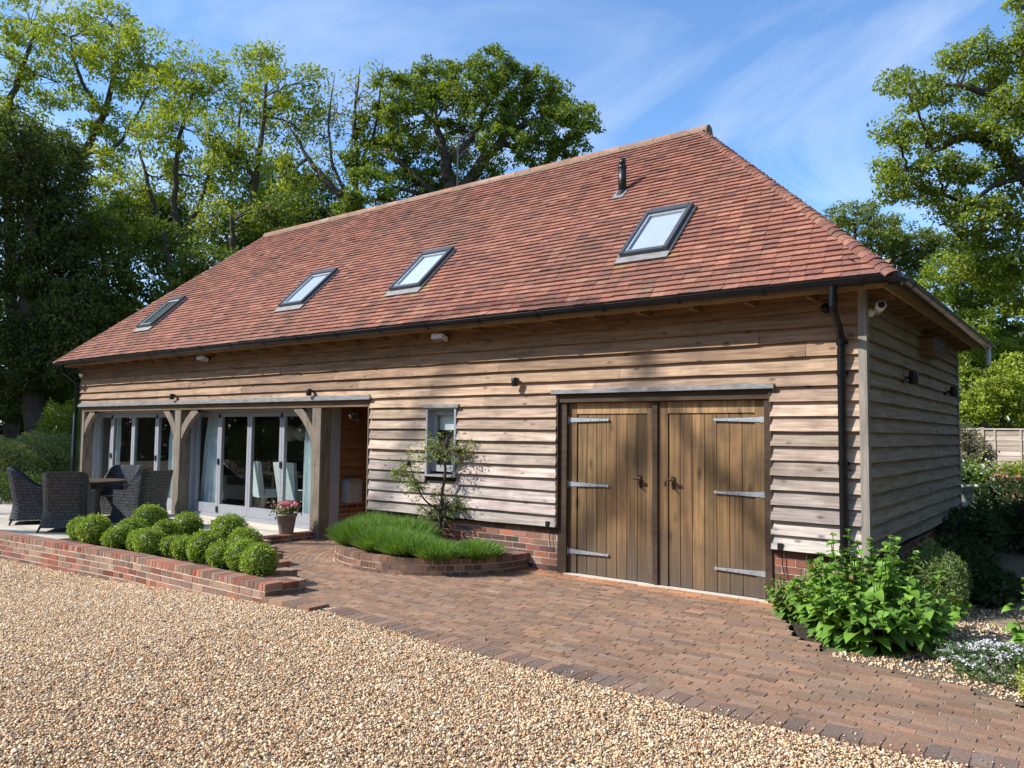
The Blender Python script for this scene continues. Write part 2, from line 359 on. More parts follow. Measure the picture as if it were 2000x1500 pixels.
pv = MB(); r = 1.45
while r < 4.6: paverow(pv, r, .085); r += .085
for k in range(17):                                                    # rows between the planter and the garage
    y0 = -.09 - .085 * k; s = -5.5 - rng.uniform(0, .2)
    while s < 4:
        if inpave(s + .1, y0 + .05):
            c = pick(PV, 1, .12)[0]
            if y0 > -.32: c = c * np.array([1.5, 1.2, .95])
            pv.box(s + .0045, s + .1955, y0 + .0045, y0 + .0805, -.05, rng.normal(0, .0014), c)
        s += .2
for k in range(16):                                                    # porch floor
    for i in range(6):
        pv.box(-8.12 + .205 * i + .004, -8.12 + .205 * i + .201, -.0 + .102 * k + .003, -.0 + .102 * k + .099, -.05, rng.normal(0, .001), pick(PV, 1, .12)[0])
s = -4.1                                                               # header course along the gravel
while s < 3.6:
    y0 = edgey(s + .05); y1 = edgey(s + .155)
    pv.hexas([(s + .004, y0, -.06), (s + .101, y1, -.06), (s + .101, y1 + .2, -.06), (s + .004, y0 + .2, -.06), (s + .004, y0, .002), (s + .101, y1, .002), (s + .101, y1 + .2, .002), (s + .004, y0 + .2, .002)], pick([(.2, .132, .1), (.225, .14, .1), (.18, .13, .105), (.24, .145, .1)], 1, .15)[0]); s += .105
tag(pv.build('brick_paving', M['paver']), kind='structure')
g = MB(); xs = np.linspace(-8.2, 3.7, 60)
V = np.array([[(x, edgey(x) + .02 if x > -4.9 else -3.05 , -.0058), (x, (1.5 if x < -6.9 else 0) if x < -.75 else np.interp(x, [-.75, -.3, .2, .57, 1.1, 1.4, 4], [-.05, -1.1, -1.66, -1.74, -1.84, -2.1, -2.2]) - .14, -.0058)] for x in xs]); g.grid(V)
tag(g.build('paving_bed', M['sand']), kind='structure')
lt = MB(); n = 240; qx = rng.uniform(-4.2, 3.2, n); qy = edgey(qx) + .005 + rng.exponential(.05, n)
V = OCT[None] * rng.uniform(.6, 1.3, (n, 1, 3)) * rng.lognormal(math.log(.0065), .3, (n, 1, 1)) + np.stack([qx, qy, np.full(n, .006)], -1)[:, None]
lt.add(V.reshape(-1, 3), (OF[None] + (np.arange(n) * 6)[:, None, None]).reshape(-1, 3), np.repeat(pick(pal, n, .24) * .75, 6, 0))
tag(lt.build('scattered_stones', M['pebble'], smooth=True), 'stray gravel stones kicked onto the edge of the brick paving', 'gravel', kind='stuff')
# terrace and planting bed
pt = MB()
for k in range(24):
    y0 = -3.12 + .142 * k; x = -24.
    xr = -8.42 if y0 > -1.25 else (-10.35 if y0 < -1.5 else -9.7)
    while x < xr:
        w = rng.uniform(1.6, 3.6); b = min(x + w, xr)
        pt.box(x + .002, b - .002, y0 + .003, y0 + .139, -.2, .088 + rng.normal(0, .001), pick([(.56, .5, .41), (.5, .44, .35), (.6, .53, .43), (.46, .42, .36)], 1, .06)[0]); x += w
tag(pt.build('terrace', M['patio']), kind='structure')
g = MB(); g.add([(-10.5, -3.0, .085), (-5.1, -3.0, .085), (-8.1, -1.2, .085), (-10.5, -1.2, .085), (-10.5, -3.0, -.3), (-5.1, -3.0, -.3), (-8.1, -1.2, -.3), (-10.5, -1.2, -.3)], [(0, 1, 2, 3), (0, 4, 5, 1), (1, 5, 6, 2), (2, 6, 7, 3), (3, 7, 4, 0)])
tag(g.build('planting_bed_soil', M['soil']), kind='structure')
wall = empty('terrace_wall', (-8, -3.1, -.3)); tag(wall, 'long low red brick retaining wall between the gravel and the terrace', 'brick wall')
WB = [(.3, .13, .085), (.28, .17, .12), (.32, .21, .145), (.3, .105, .07), (.3, .18, .125), (.22, .13, .1)]
mb, mo = MB(), MB()
brickface(mb, mo, lambda s, o, z: (-4.95 - s, -3.2 - o if s < 2.85 else -3.2 - o - (s - 2.85) ** 1.2 * .06, z), 20, -.305, .145, .075, .225, .21, .35, .013, WB, True)
mb.build('brick_face', M['brick'], wall); mo.build('mortar', M['mortar'], wall)
mb, mo = MB(), MB()                                                    # stepped brick edging round the bed
for i in range(6):
    x = -4.98 - i * .56; y = -2.98 + i * .31
    brickface(mb, mo, lambda s, o, z: (x + o, y + s, z), .31, -.03, .12, .075, .225, .22, .5, .009, WB)
    brickface(mb, mo, lambda s, o, z: (x - .22 - s, y + .31 - .21 - o, z) , .34, -.03, .12, .075, .225, .2, .5, .009, WB)
mb.build('edging_bricks', M['brick'], wall); mo.build('edging_mortar', M['mortar'], wall)
mb, mo = MB(), MB()                                                    # one-course plinth running on past the wall end
brickface(mb, mo, lambda s, o, z: (-4.94 + s, -3.24 - o, z), .74, -.12, .022, .075, .225, .24, .3, .009, PV)
mb.build('kerb_bricks', M['brick'], wall); mo.build('kerb_mortar', M['mortar'], wall)
kb = empty('terrace_kerb', (-8.3, -.6, 0)); tag(kb, 'red brick step edging the pale terrace beside the flower pot', 'brick step')
mb, mo = MB(), MB(); brickface(mb, mo, lambda s, o, z: (-8.2 + o, -1.35 + s, z), 1.4, -.02, .1, .06, .1, .21, 0, .008, BP)
mb.build('brick_face', M['brick'], kb); mo.build('mortar', M['mortar'], kb)
pl = empty('curved_planter', (-5.45, -.7, 0)); tag(pl, 'half round raised brick planter built against the weatherboarded wall', 'planter')
mb, mo = MB(), MB(); RR = 1.46
brickface(mb, mo, lambda s, o, z: (-5.45 + (RR + o) * math.cos(PI + s / RR), (RR + o) * math.sin(PI + s / RR) , z), PI * RR, -.03, .1995, .0765, .1125, .2, .25, .009, [(.23, .125, .08), (.2, .11, .08), (.26, .155, .1), (.17, .1, .075)])
mb.build('brick_face', M['brick'], pl); mo.build('mortar', M['mortar'], pl)
mb = MB(); a = np.linspace(PI, 2 * PI, 30); mb.add(np.concatenate([[(-5.45, 0, .16)], np.stack([-5.45 + 1.3 * np.cos(a), 1.3 * np.sin(a), 0 * a + .16], 1)]), [[0, i, i + 1] for i in range(1, 30)]); mb.build('soil', M['soil'], pl)

# ------------------------------------------------------------------ the barn
barn = empty('barn', (-8, 2.9, 0)); tag(barn, 'long oak weatherboarded barn house with hipped red clay tile roof', 'house')
XL, YB = -16.55, 5.74
ZP, BPITCH = .545, .1505
def boardcol(z, n):
    """new timber stays brown under the eaves, the lower wall has silvered"""
    t = np.clip((z - 1.0) / 1.9, 0, 1)
    lo = np.array([.365, .312, .275]); mid = np.array([.41, .297, .213]); hi = np.array([.29, .165, .085])
    c = lo + (mid - lo) * min(1, t * 1.9) if t < .53 else mid + (hi - mid) * (t - .53) / .47
    return np.clip(c * (1 + rng.normal(0, .16)) * (1 + rng.normal(0, .014, 3)), .03, .9)
def boards(mb, f, a0, a1, z0, grey=0, seed=0, lap=.026, amp=.006):
    x = a0
    while x < a1 - .01:
        ln = rng.uniform(2.2, 4.8); b = min(x + ln, a1)
        if a1 - b < .5: b = a1
        n = max(2, int((b - x) / .16) + 1); xs = np.linspace(x + .001, b - .001, n)
        wob = amp * (vnoise(xs * 1.7, z0 * 9, 3 + seed) - .5) * 2 + amp * .8 * (vnoise(xs * 5, z0 * 7, 8 + seed) - .5)
        th = .061 + rng.normal(0, .005)
        c = boardcol(z0 + .07, 0)
        if grey: c = c * (1 - grey) + np.array([.27, .2, .142]) * grey * (1 + rng.normal(0, .08))
        bf = [f(s, th, z0 + w) for s, w in zip(xs, wob)]; bb = [f(s, .008, z0 + w + .003) for s, w in zip(xs, wob)]
        tf = [f(s, .010, z0 + BPITCH + lap) for s in xs]
        V = np.array([bb, bf, tf]); mb.grid(V.transpose(1, 0, 2), c)
        for i in (0, -1): mb.add([bb[i], bf[i], tf[i]], [(0, 1, 2)], c)
        x = b
front = lambda s, o, z: (s, -o, z)
side = lambda s, o, z: (o, s, z)
mb = MB()
for k in range(19):
    z0 = ZP + .008 + BPITCH * k; zt = z0 + BPITCH
    if z0 > 3.32: break
    if z0 > 2.2: segs = [(XL, 0)]
    elif z0 > 2.14: segs = [(XL, -3.6), (-.86, 0)] if z0 > 2.16 else [(-6.94, -3.6), (-.86, 0)]
    else: segs = [(-6.94, -3.545), (-.885, 0)]
    if 1.13 < zt and z0 < 2.04:
        segs = [q for s in segs for q in (((s[0], -5.77), (-5.19, s[1])) if s[0] < -5.8 and s[1] > -5.1 else (s,))]
    for s in segs: boards(mb, front, s[0], s[1] - (.014 if s[1] == 0 else 0), z0)
mb.build('front_cladding', M['board'], barn)
mb = MB()
for k in range(19): boards(mb, side, .03, YB, ZP + .008 + BPITCH * k, .78, 5)
mb.build('end_cladding', M['boardside'], barn)
# wall core behind the boards
mb = MB(); e = .004
def core(x0, x1, z0, z1, y0=e, y1=.2): mb.box(x0, x1, y0, y1, z0, z1)
core(XL, -e, 2.3, 3.5); core(-6.93, -5.77, .53, 2.3); core(-5.77, -5.19, .53, 1.13); core(-5.77, -5.19, 2.08, 2.3); core(-5.19, -3.56, .53, 2.3); core(-.87, -e, .53, 2.3)
core(-6.93, -3.68, 0, .53, .09); core(-.87, -.12, 0, .53, .09); mb.box(-.2, -.11, .21, YB, 0, .53); mb.box(-.2, -e, .21, YB, .53, 3.5); mb.box(XL, -.21, YB - .2, YB, 0, 3.5); mb.box(XL + e, XL + .2, .25, YB - .21, 0, 3.5)
mb.build('wall_core', M['darkoak'], barn)
mb = MB(); mb.box(XL, -.2, .2, YB, 2.38, 2.42); mb.build('ceiling', M['plaster'], barn)
# plinth
for f_, ln_ in ((lambda s, o, z: (-6.94 + s, -o + .012, z), 3.385), (lambda s, o, z: (-.885 + s, -o + .012, z), .885), (lambda s, o, z: (-.012 + o, .02 + s, z), 5.7)):
    mb, mo = MB(), MB(); brickface(mb, mo, f_, ln_, -.0674, .535, .0753, .225, .09); mb.build('brick_plinth', M['brick'], barn); mo.build('plinth_mortar', M['mortar'], barn)
mb, mo = MB(), MB(); brickface(mb, mo, lambda s, o, z: (-3.552 + o, s + .02, z), .14, -.0674, .535, .0753, .225, .04, 0, .01, [(.45, .16, .09), (.5, .2, .1)]); mb.build('brick_return', M['brick'], barn); mo.build('return_mortar', M['mortar'], barn)
for q in ((-6.94, -3.545, -.06, .0), (-.885, .06, -.06, .0), (.0, .06, .001, YB)):
    mb = MB(); mb.box(*q, ZP - .01, ZP - .001); mb.build('drip_bead', M['black'], barn)
cpm = surf('corner_post_wood', (.27, .24, .205), .85, .3, (26, 26, 2.5), .3)
for q in ((-.014, .062, -.064, .03), (-.02, .055, YB - .05, YB + .05)):
    mb = MB(); mb.box(*q, ZP, 3.3); mb.build('corner_post', cpm, barn)
# ---- roof
XR, XE, YE, ZE, SL = .37, -16.92, -.42, 3.19, .955
RYM = YB / 2; RUN = RYM - YE; ZR = ZE + RUN * SL
RX1, RX0 = XR - RUN, -13.78
YE2 = YB + .42
A, B_, C_, D_ = np.array([XE, YE, ZE]), np.array([XR, YE, ZE]), np.array([RX1, RYM, ZR]), np.array([RX0, RYM, ZR])
E_, F_ = np.array([XR, YE2, ZE]), np.array([XE, YE2, ZE])
mb = MB(); mb.add([A, B_, C_, D_, E_, F_], [(0, 1, 2, 3), (1, 4, 2), (4, 5, 3, 2), (5, 0, 3)]); mb.build('roof_deck', M['soffit'], barn)
TP = [(.3, .126, .085), (.275, .116, .08), (.32, .143, .097), (.25, .108, .077), (.305, .13, .086), (.215, .1, .077), (.335, .16, .107)]
def tileslope(mb, P0, P1, P2, P3, gauge=.1, w=.165):
    u = (P1 - P0); ln = np.linalg.norm(u); u = u / ln; v = (P3 + P2) / 2 - (P0 + P1) / 2; v = v - u * (v @ u); h = np.linalg.norm(v); v /= h; n = np.cross(u, v)
    s3 = (P3 - P0) @ u; s2 = (P2 - P0) @ u; rows = int(h / gauge)
    out = []; pos = []
    for k in range(rows + 1):
        t = k * gauge - .02; f = np.clip((t + .05) / h, 0, 1); a = s3 * f; b = ln + (s2 - ln) * f; s = a - (w / 2 if k % 2 else 0)
        while s < b:
            s0, s1 = max(s, a), min(s + w - .003, b)
            if s1 - s0 > .02:
                tl = rng.normal(0, .0022); j = rng.normal(0, .003); r = rng.normal(0, .0015)
                sag = .01 * (vnoise(s * .35, t * .7, 4) - .5) * 2
                t0, t1 = t + j, min(t + .165, h + .03); nb, ntp = .046 + tl + sag, .012 + sag
                q = [(s0, t0, nb - .02), (s1, t0, nb - .02 + r), (s1, t1, ntp - .012), (s0, t1, ntp - .012), (s0, t0, nb), (s1, t0, nb + r), (s1, t1, ntp), (s0, t1, ntp)]
                out.append([P0 + u * x + v * y + n * z for x, y, z in q]); pos.append((s, t))
            s += w
    pos = np.array(pos); col = pick(TP, len(out), .08)
    k = vnoise(pos[:, 0] * .8 + pos[:, 1] * .35, pos[:, 1] * .75, 11) * .6 + vnoise(pos[:, 0] * 2.1, pos[:, 1] * 1.6, 12) * .4
    dk = np.clip((k - .42) * 2.2, 0, 1)[:, None]
    col = col * (1 - dk * .34) + np.array([.12, .085, .065]) * dk * .34
    if ln > 10 and gauge < .15:                                        # run-off stains and lichen under the roof windows
        X_ = P0[0] + pos[:, 0] + .08; T_ = pos[:, 1]
        for xa, xb in ((-2.79, -2.15), (-6.81, -6.16), (-9.58, -8.92), (-14.55, -13.93)):
            for xc in (xa - .05, xb + .02):
                wgt = np.exp(-((X_ - xc + .1 * vnoise(T_ * 3, xc, 9)) / .13) ** 2) * (T_ < .78) * rng.uniform(.3, 1, len(T_)) * .55
                col = col * (1 - wgt[:, None]) + np.array([.085, .07, .05]) * wgt[:, None]
                wl = (np.hypot(X_ - xc, (T_ - .78)) < .16) * (rng.random(len(T_)) < .5) * .38
                col = col * (1 - wl[:, None]) + np.array([.34, .27, .09]) * wl[:, None]
        wl = (rng.random(len(T_)) < .008) * .22; col = col * (1 - wl[:, None]) + np.array([.3, .27, .13]) * wl[:, None]
    mb.hexas(np.array(out), col); return u, v, n
mb = MB(); U1, V1, N1 = tileslope(mb, A, B_, C_, D_); mb.build('front_roof_tiles', M['tile'], barn)
mb = MB(); tileslope(mb, B_, E_, C_, C_); mb.build('end_roof_tiles', M['tile'], barn)
mb = MB(); tileslope(mb, E_, F_, D_, C_, .2, .33); tileslope(mb, F_, A, D_, D_, .2, .33); mb.build('rear_roof_tiles', M['tile'], barn)
def bonnets(mb, P0, P1, step=.108):
    d = P1 - P0; ln = np.linalg.norm(d); d /= ln; hz = np.array([d[0], d[1], 0]); hz /= np.linalg.norm(hz); sd = np.cross(d, [0, 0, 1.]); sd /= np.linalg.norm(sd); up = np.cross(sd, d)
    for i in range(int(ln / step)):
        c0 = P0 + d * (i * step - .05); c = pick(TP, 1, .14)[0] * .82
        ring = []
        for t, rr, lift in ((0, .1, .026), (.12, .094, .016), (.24, .07, -.002)):
            a = np.linspace(-1.2, 1.2, 9); c = c * .97; jt = rng.normal(0, .003)
            ring.append([c0 + d * t + sd * (rr * math.sin(x)) + up * (rr * (math.cos(x) - 1) * .9 + lift + .018 + jt) for x in a])
        ring.insert(0, [p - up * .016 + d * .004 for p in ring[0]])
        mb.grid(np.array(ring), c)
for p_, q_ in ((B_, C_), (E_, C_), (A, D_), (F_, D_)):
    mb = MB(); bonnets(mb, p_, q_); mb.build('hip_tiles', M['tile'], barn)
mb, mo = MB(), MB(); x = RX0 - .1
while x < RX1 + .12:
    a = np.linspace(-1.45, 1.45, 11); rr = .118; x1 = min(x + .3, RX1 + .14); V = [[(xx, RYM + rr * math.sin(q), ZR - .055 + rr * math.cos(q) + rng.normal(0, .0006)) for q in a] for xx in (x + .004, x1 - .004)]
    mb.grid(np.array(V), pick([(.33, .16, .1), (.38, .2, .13), (.3, .17, .12), (.36, .22, .16)], 1, .1)[0])
    mo.tube([(x1 - .012, RYM, ZR - .06), (x1 + .012, RYM, ZR - .06)], .124 + rng.normal(0, .002), 14); x += .3
mo.box(RX0 - .05, RX1 + .1, RYM - .128, RYM + .128, ZR - .14, ZR - .035)
mb.build('ridge_tiles', M['tile'], barn); mo.build('ridge_mortar', M['mortarcap'], barn)
# eaves: fascia, soffit, rafter feet
mb = MB(); mb.box(XE + .12, XR - .1, -.325, -.3, 3.085, 3.215); mb.box(XR - .1, XR - .075, -.3, YB + .3, 3.085, 3.215); mb.box(XE + .095, XE + .12, -.3, YB + .3, 3.085, 3.215)
mb.build('fascia', surf('fascia_wood', (.36, .23, .12), .75, .25, (3, 20, 20), .2), barn)
mb = MB(); mb.add([(XE + .1, -.3, 3.2), (XR - .1, -.3, 3.2), (XR - .1, .05, 3.42), (XE + .1, .05, 3.42)], [(0, 1, 2, 3)]); mb.add([(XR - .1, -.3, 3.2), (XR - .1, YB + .3, 3.2), (-.05, YB + .3, 3.42), (-.05, -.3, 3.42)], [(0, 1, 2, 3)]); mb.build('soffit', M['soffit'], barn)
x = -16.2
while x < .1:
    mb = MB(); mb.hexas([[(x, -.297, 3.06), (x + .05, -.297, 3.06), (x + .05, -.012, 3.06), (x, -.012, 3.06), (x, -.297, 3.2), (x + .05, -.297, 3.2), (x + .05, -.012, 3.38), (x, -.012, 3.38)]]); mb.build('rafter_foot', M['rawoak'], barn); x += .62 if x > -9 else .55
for i in range(10):
    y = .12 + i * .6; mb = MB(); mb.hexas([[(.012, y, 3.04), (.268, y, 3.04), (.268, y + .05, 3.04), (.012, y + .05, 3.04), (.012, y, 3.38), (.268, y, 3.2), (.268, y + .05, 3.2), (.012, y + .05, 3.38)]]); mb.build('rafter_foot', M['rawoak'], barn)
# gutters and downpipes
def gutter(mb, P, Q, rr=.058):
    P, Q = np.array(P), np.array(Q); d = Q - P; ln = np.linalg.norm(d); d /= ln; sd = np.cross(d, [0, 0, 1.])
    a = np.linspace(PI * .98, 2.02 * PI, 13)
    for r2, fl in ((rr, 1), (rr - .006, -1)):
        V = [[p + sd * (r2 * math.cos(x)) + np.array([0, 0, r2 * math.sin(x) * 1.1]) for x in a] for p in (P, Q)]; mb.grid(np.array(V))
    for sgn in (1, -1): mb.tube([P + sd * rr * sgn, Q + sd * rr * sgn], .007, 6)
    k = .45
    while k < ln:
        c = P + d * k; w = .05
        V = [[p + sd * ((rr + .009) * math.cos(x)) + np.array([0, 0, (rr + .009) * math.sin(x) * 1.1]) for x in a] for p in (c - d * w / 2, c - d * w / 2 + d * .0001, c + d * w / 2)]; mb.grid(np.array(V)); k += .92
mb = MB(); gutter(mb, (XE + .02, -.425, 3.172), (.425, -.425, 3.172)); mb.tube([(.34, -.425, 3.14), (.425, -.425, 3.14), (.425, -.34, 3.14)], .06, 10); mb.build('front_gutter', M['black'], barn)
mb = MB(); gutter(mb, (.425, -.38, 3.17), (.425, YB + .42, 3.17)); mb.build('end_gutter', M['black'], barn)
mb = MB(); mb.tube([(-.145, -.425, 3.13), (-.145, -.425, 2.98), (-.15, -.38, 2.9), (-.16, -.16, 2.74), (-.165, -.09, 2.66), (-.165, -.09, 2.5)], .036, 12)
mb.tube([(-.165, -.09, 2.56), (-.165, -.09, .12)], .039, 14)
for z in (2.6, 2.3, 1.42, .6): mb.tube([(-.165, -.09, z), (-.165, -.09, z + .055)], .046, 14); mb.box(-.215, -.115, -.05, -.02, z + .01, z + .04)
for z in (2.98, 2.93): mb.tube([(-.145, -.425, z), (-.145, -.425, z + .045)], .041, 12)
mb.build('downpipe', M['black'], barn)
mb = MB(); mb.tube([(XL - .05, -.425, 3.13), (XL - .05, -.4, 2.95), (XL - .03, -.14, 2.75), (XL - .03, -.09, 2.6), (XL - .03, -.09, .1)], .036, 10); mb.build('downpipe', M['black'], barn)
mb = MB(); mb.tube([(.425, YB + .38, 3.14), (.425, YB + .38, 2.85)], .036, 8); mb.build('downpipe', M['white'], barn)
# ---- garage doors
mb = MB(); GX0, GX1 = -3.545, -.885
mb.box(GX0 + .003, GX0 + .125, -.006, .14, 0, 2.2); mb.box(GX1 - .075, GX1 - .003, -.012, .14, 0, 2.2); mb.box(GX0 + .003, GX1 - .003, .012, .14, 2.085, 2.2)
mb.box(GX0 - .012, GX0 + .02, -.045, -.008, .545, 2.21); mb.box(GX1 - .02, GX1 + .012, -.045, -.0125, .545, 2.21)
mb.build('garage_frame', M['darkoak'], barn)
mb = MB(); mb.box(GX0 - .06, GX1 + .05, -.085, .0, 2.222, 2.246); mb.box(GX0 - .06, GX1 + .05, -.085, -.079, 2.195, 2.222); mb.build('lintel_flashing', M['lead'], barn)
mb = MB(); mb.box(GX0 + .02, GX1 - .02, -.03, .012, 2.09, 2.195); mb.build('lintel', M['darkoak'], barn)
mb = MB(); mb.box(GX0 + .1, GX1 - .05, -.02, .16, -.04, .012); mb.build('threshold', surf('concrete', (.55, .5, .43), .9, .15, (9, 9, 9), .2), barn)
def garage_leaf(x0, x1, hinge_left):
    d = MB(); y = .055; base = np.array([.2, .115, .047])
    def bc(): return np.clip(base * (1 + rng.normal(0, .12)) * (1 + rng.normal(0, .018, 3)), .01, 1)
    st = .115; zt = 2.08; tr = .13
    d.box(x0, x0 + st - .003, y - .012, y + .045, .02, zt, bc()); d.box(x1 - st + .003, x1, y - .012, y + .045, .02, zt, bc()); d.box(x0 + st, x1 - st, y - .012, y + .045, zt - tr, zt, bc() * 1.75 * np.array([1, 1.05, 1.2]))
    n = 7; w = (x1 - x0 - 2 * st) / n
    for i in range(n):
        a = x0 + st + i * w; c = bc(); g = .004
        d.hexas([[(a + g, y + .004, .02), (a + w - g, y + .004, .02), (a + w, y + .04, .02), (a, y + .04, .02), (a + g, y + .004, zt - tr - .002), (a + w - g, y + .004, zt - tr - .002), (a + w, y + .04, zt - tr - .002), (a, y + .04, zt - tr - .002)]], c)
    d.box(x0 + .01, x1 - .01, y + .042, y + .05, .02, zt, (.02, .013, .008))
    o = d.build('garage_door', M['door'], barn)
    for z, up in ((1.875, 0), (1.09, 0), (.275, 0)):
        h = MB(); hx = x0 + .0 if hinge_left else x1 - .0; sg = 1 if hinge_left else -1; yy = y - .013
        L_ = .57
        for a0, a1, h0, h1 in ((-.03, .06, .03, .03), (.06, L_ - .03, .026, .012)):
            X0, X1 = hx + sg * a0, hx + sg * a1
            q = [(X0, yy - .008, z - h0), (X1, yy - .008, z - h1), (X1, yy, z - h1), (X0, yy, z - h0), (X0, yy - .008, z + h0), (X1, yy - .008, z + h1), (X1, yy, z + h1), (X0, yy, z + h0)]
            h.hexas([q])
        h.lathe([(0, -.009), (.016, -.009), (.02, -.004), (.02, 0)], (hx + sg * (L_ - .02), yy, z), 12, axis=1)
        h.tube([(hx - sg * .012, yy - .01, z - .05), (hx - sg * .012, yy - .01, z + .05)], .011, 8)
        for q in (.03, .17, .3, .43): h.lathe([(0, -.014), (.006, -.013), (.008, -.008)], (hx + sg * q, yy, z), 8, axis=1)
        h.build('strap_hinge', M['galv'], o)
    hx = -2.44 if hinge_left else -2.02
    h = MB(); h.box(hx - .016, hx + .016, y - .016, y - .011, 1.1, 1.24)
    h.tube([(hx, y - .012, 1.2), (hx, y - .06, 1.205), (hx + .0, y - .065, 1.2)], .011, 8); h.tube([(hx - .045, y - .065, 1.2), (hx + .045, y - .065, 1.2)], .016, 10); h.tube([(hx, y - .02, 1.13), (hx + .02, y - .05, 1.1)], .008, 6)
    h.build('handle', M['iron'], o)
    return o
dl = garage_leaf(-3.415, -2.225, True); dr = garage_leaf(-2.195, -.965, False)
mb = MB(); mb.box(-2.262, -2.2, .015, .043, .02, 2.08); mb.build('cover_strip', M['darkoak'], dl)
mb = MB(); mb.box(-2.125, -2.105, .035, .044, 1.13, 1.18); mb.build('lock_plate', M['iron'], dr)
mb = MB(); mb.box(GX0 + .1, GX1 - .06, .11, .13, 0, 2.1); mb.build('door_backing', M['darkoak'], barn)
# ---- narrow window
wx0, wx1, wz0, wz1 = -5.76, -5.2, 1.14, 2.062
win = MB()
win.box(wx0 - .004, wx0 + .03, -.06, .1, wz0 - .02, wz1); win.box(wx1 - .03, wx1 + .004, -.06, .1, wz0 - .02, wz1); win.box(wx0 + .03, wx1 - .03, -.055, .1, wz1 - .035, wz1)
for a, b, c, d in ((wx0 + .03, wx0 + .11, wz0 + .02, wz1 - .037), (wx1 - .1, wx1 - .03, wz0 + .02, wz1 - .037), (wx0 + .11, wx1 - .1, wz1 - .11, wz1 - .037), (wx0 + .11, wx1 - .1, wz0 + .02, wz0 + .11)): win.box(a, b, .04, .085, c, d)
wo = win.build('window', M['grey'], barn)
mb = MB(); mb.add([(wx0 + .11, .06, wz0 + .11), (wx1 - .1, .06, wz0 + .11), (wx1 - .1, .06, wz1 - .11), (wx0 + .11, .06, wz1 - .11)], [(0, 1, 2, 3)]); mb.build('pane', M['glass'], wo)
mb = MB(); mb.box(wx0 + .09, wx1 - .08, .12, .124, wz0 + .6, wz1 - .1); mb.build('blind', M['blind'], wo)
mb = MB(); mb.box(wx0 - .04, wx1 + .04, -.11, .05, wz0 - .045, wz0 - .021); mb.build('sill', M['grey'], wo)
mb = MB(); mb.box(wx0 - .05, wx1 + .06, -.075, 0, wz1 + .012, wz1 + .03); mb.box(wx0 - .05, wx1 + .06, -.08, -.074, wz1 - .015, wz1 + .03); mb.build('flashing', M['lead'], wo)
mb = MB(); mb.box(wx0, wx1, .19, .21, wz0, wz1); mb.box(wx0, wx0 + .03, .1, .19, wz0, wz1); mb.box(wx1 - .03, wx1, .1, .19, wz0, wz1); mb.build('window_lining', M['plaster'], wo)
# ---- oak frame of the glazed front
mb = MB(); mb.box(XL - .02, -6.93, -.075, 0, 2.205, 2.262); mb.box(XL - .02, -6.9, -.09, -.07, 2.19, 2.235); mb.build('beam_flashing', M['lead'], barn)
mb = MB(); mb.box(XL, -6.96, -.02, .17, 2.085, 2.2); mb.build('oak_beam', M['beam'], barn)
def post(x0, x1, y0=-.012, y1=.185, z0=.07):
    b = MB(); c = .012
    b.hexas([[(x0, y0 + c, z0), (x1, y0 + c, z0), (x1, y1, z0), (x0, y1, z0), (x0, y0 + c, 2.084), (x1, y0 + c, 2.084), (x1, y1, 2.084), (x0, y1, 2.084)]]); b.box(x0 + c, x1 - c, y0, y0 + c - .0005, z0, 2.083)
    b.build('oak_post', M['oak'], barn)
post(XL + .01, XL + .2); post(-12.535, -12.3); post(-8.345, -8.11, -.012, .19, .0)
post(-6.985, -6.945, -.05, .12, .5)
def brace(xa, za, xb, zb, y0=.0, y1=.085, w=.15):
    b = MB(); n = 8; P = []
    mx_, mz_ = (xa + xb) / 2, (za + zb) / 2; dxy = np.array([xb - xa, zb - za]); nn = np.array([-dxy[1], dxy[0]]) / np.hypot(*dxy); bow = .05 * (1 if nn[1] > 0 else -1)
    V = []
    for i in range(n + 1):
        t = i / n; q = np.array([xa, za]) * (1 - t) + np.array([xb, zb]) * t + nn * bow * 4 * t * (1 - t)
        V.append([(q[0] - nn[0] * w / 2, y0, q[1] - nn[1] * w / 2), (q[0] + nn[0] * w / 2, y0, q[1] + nn[1] * w / 2), (q[0] + nn[0] * w / 2, y1, q[1] + nn[1] * w / 2), (q[0] - nn[0] * w / 2, y1, q[1] - nn[1] * w / 2), (q[0] - nn[0] * w / 2, y0, q[1] - nn[1] * w / 2)])
    b.grid(np.array(V)); b.build('curved_brace', M['oak'], barn)
brace(-12.92, 2.09, -12.5, 1.58); brace(-11.78, 2.09, -12.33, 1.58); brace(-8.78, 2.09, -8.31, 1.58); brace(-15.95, 2.09, -16.42, 1.6)
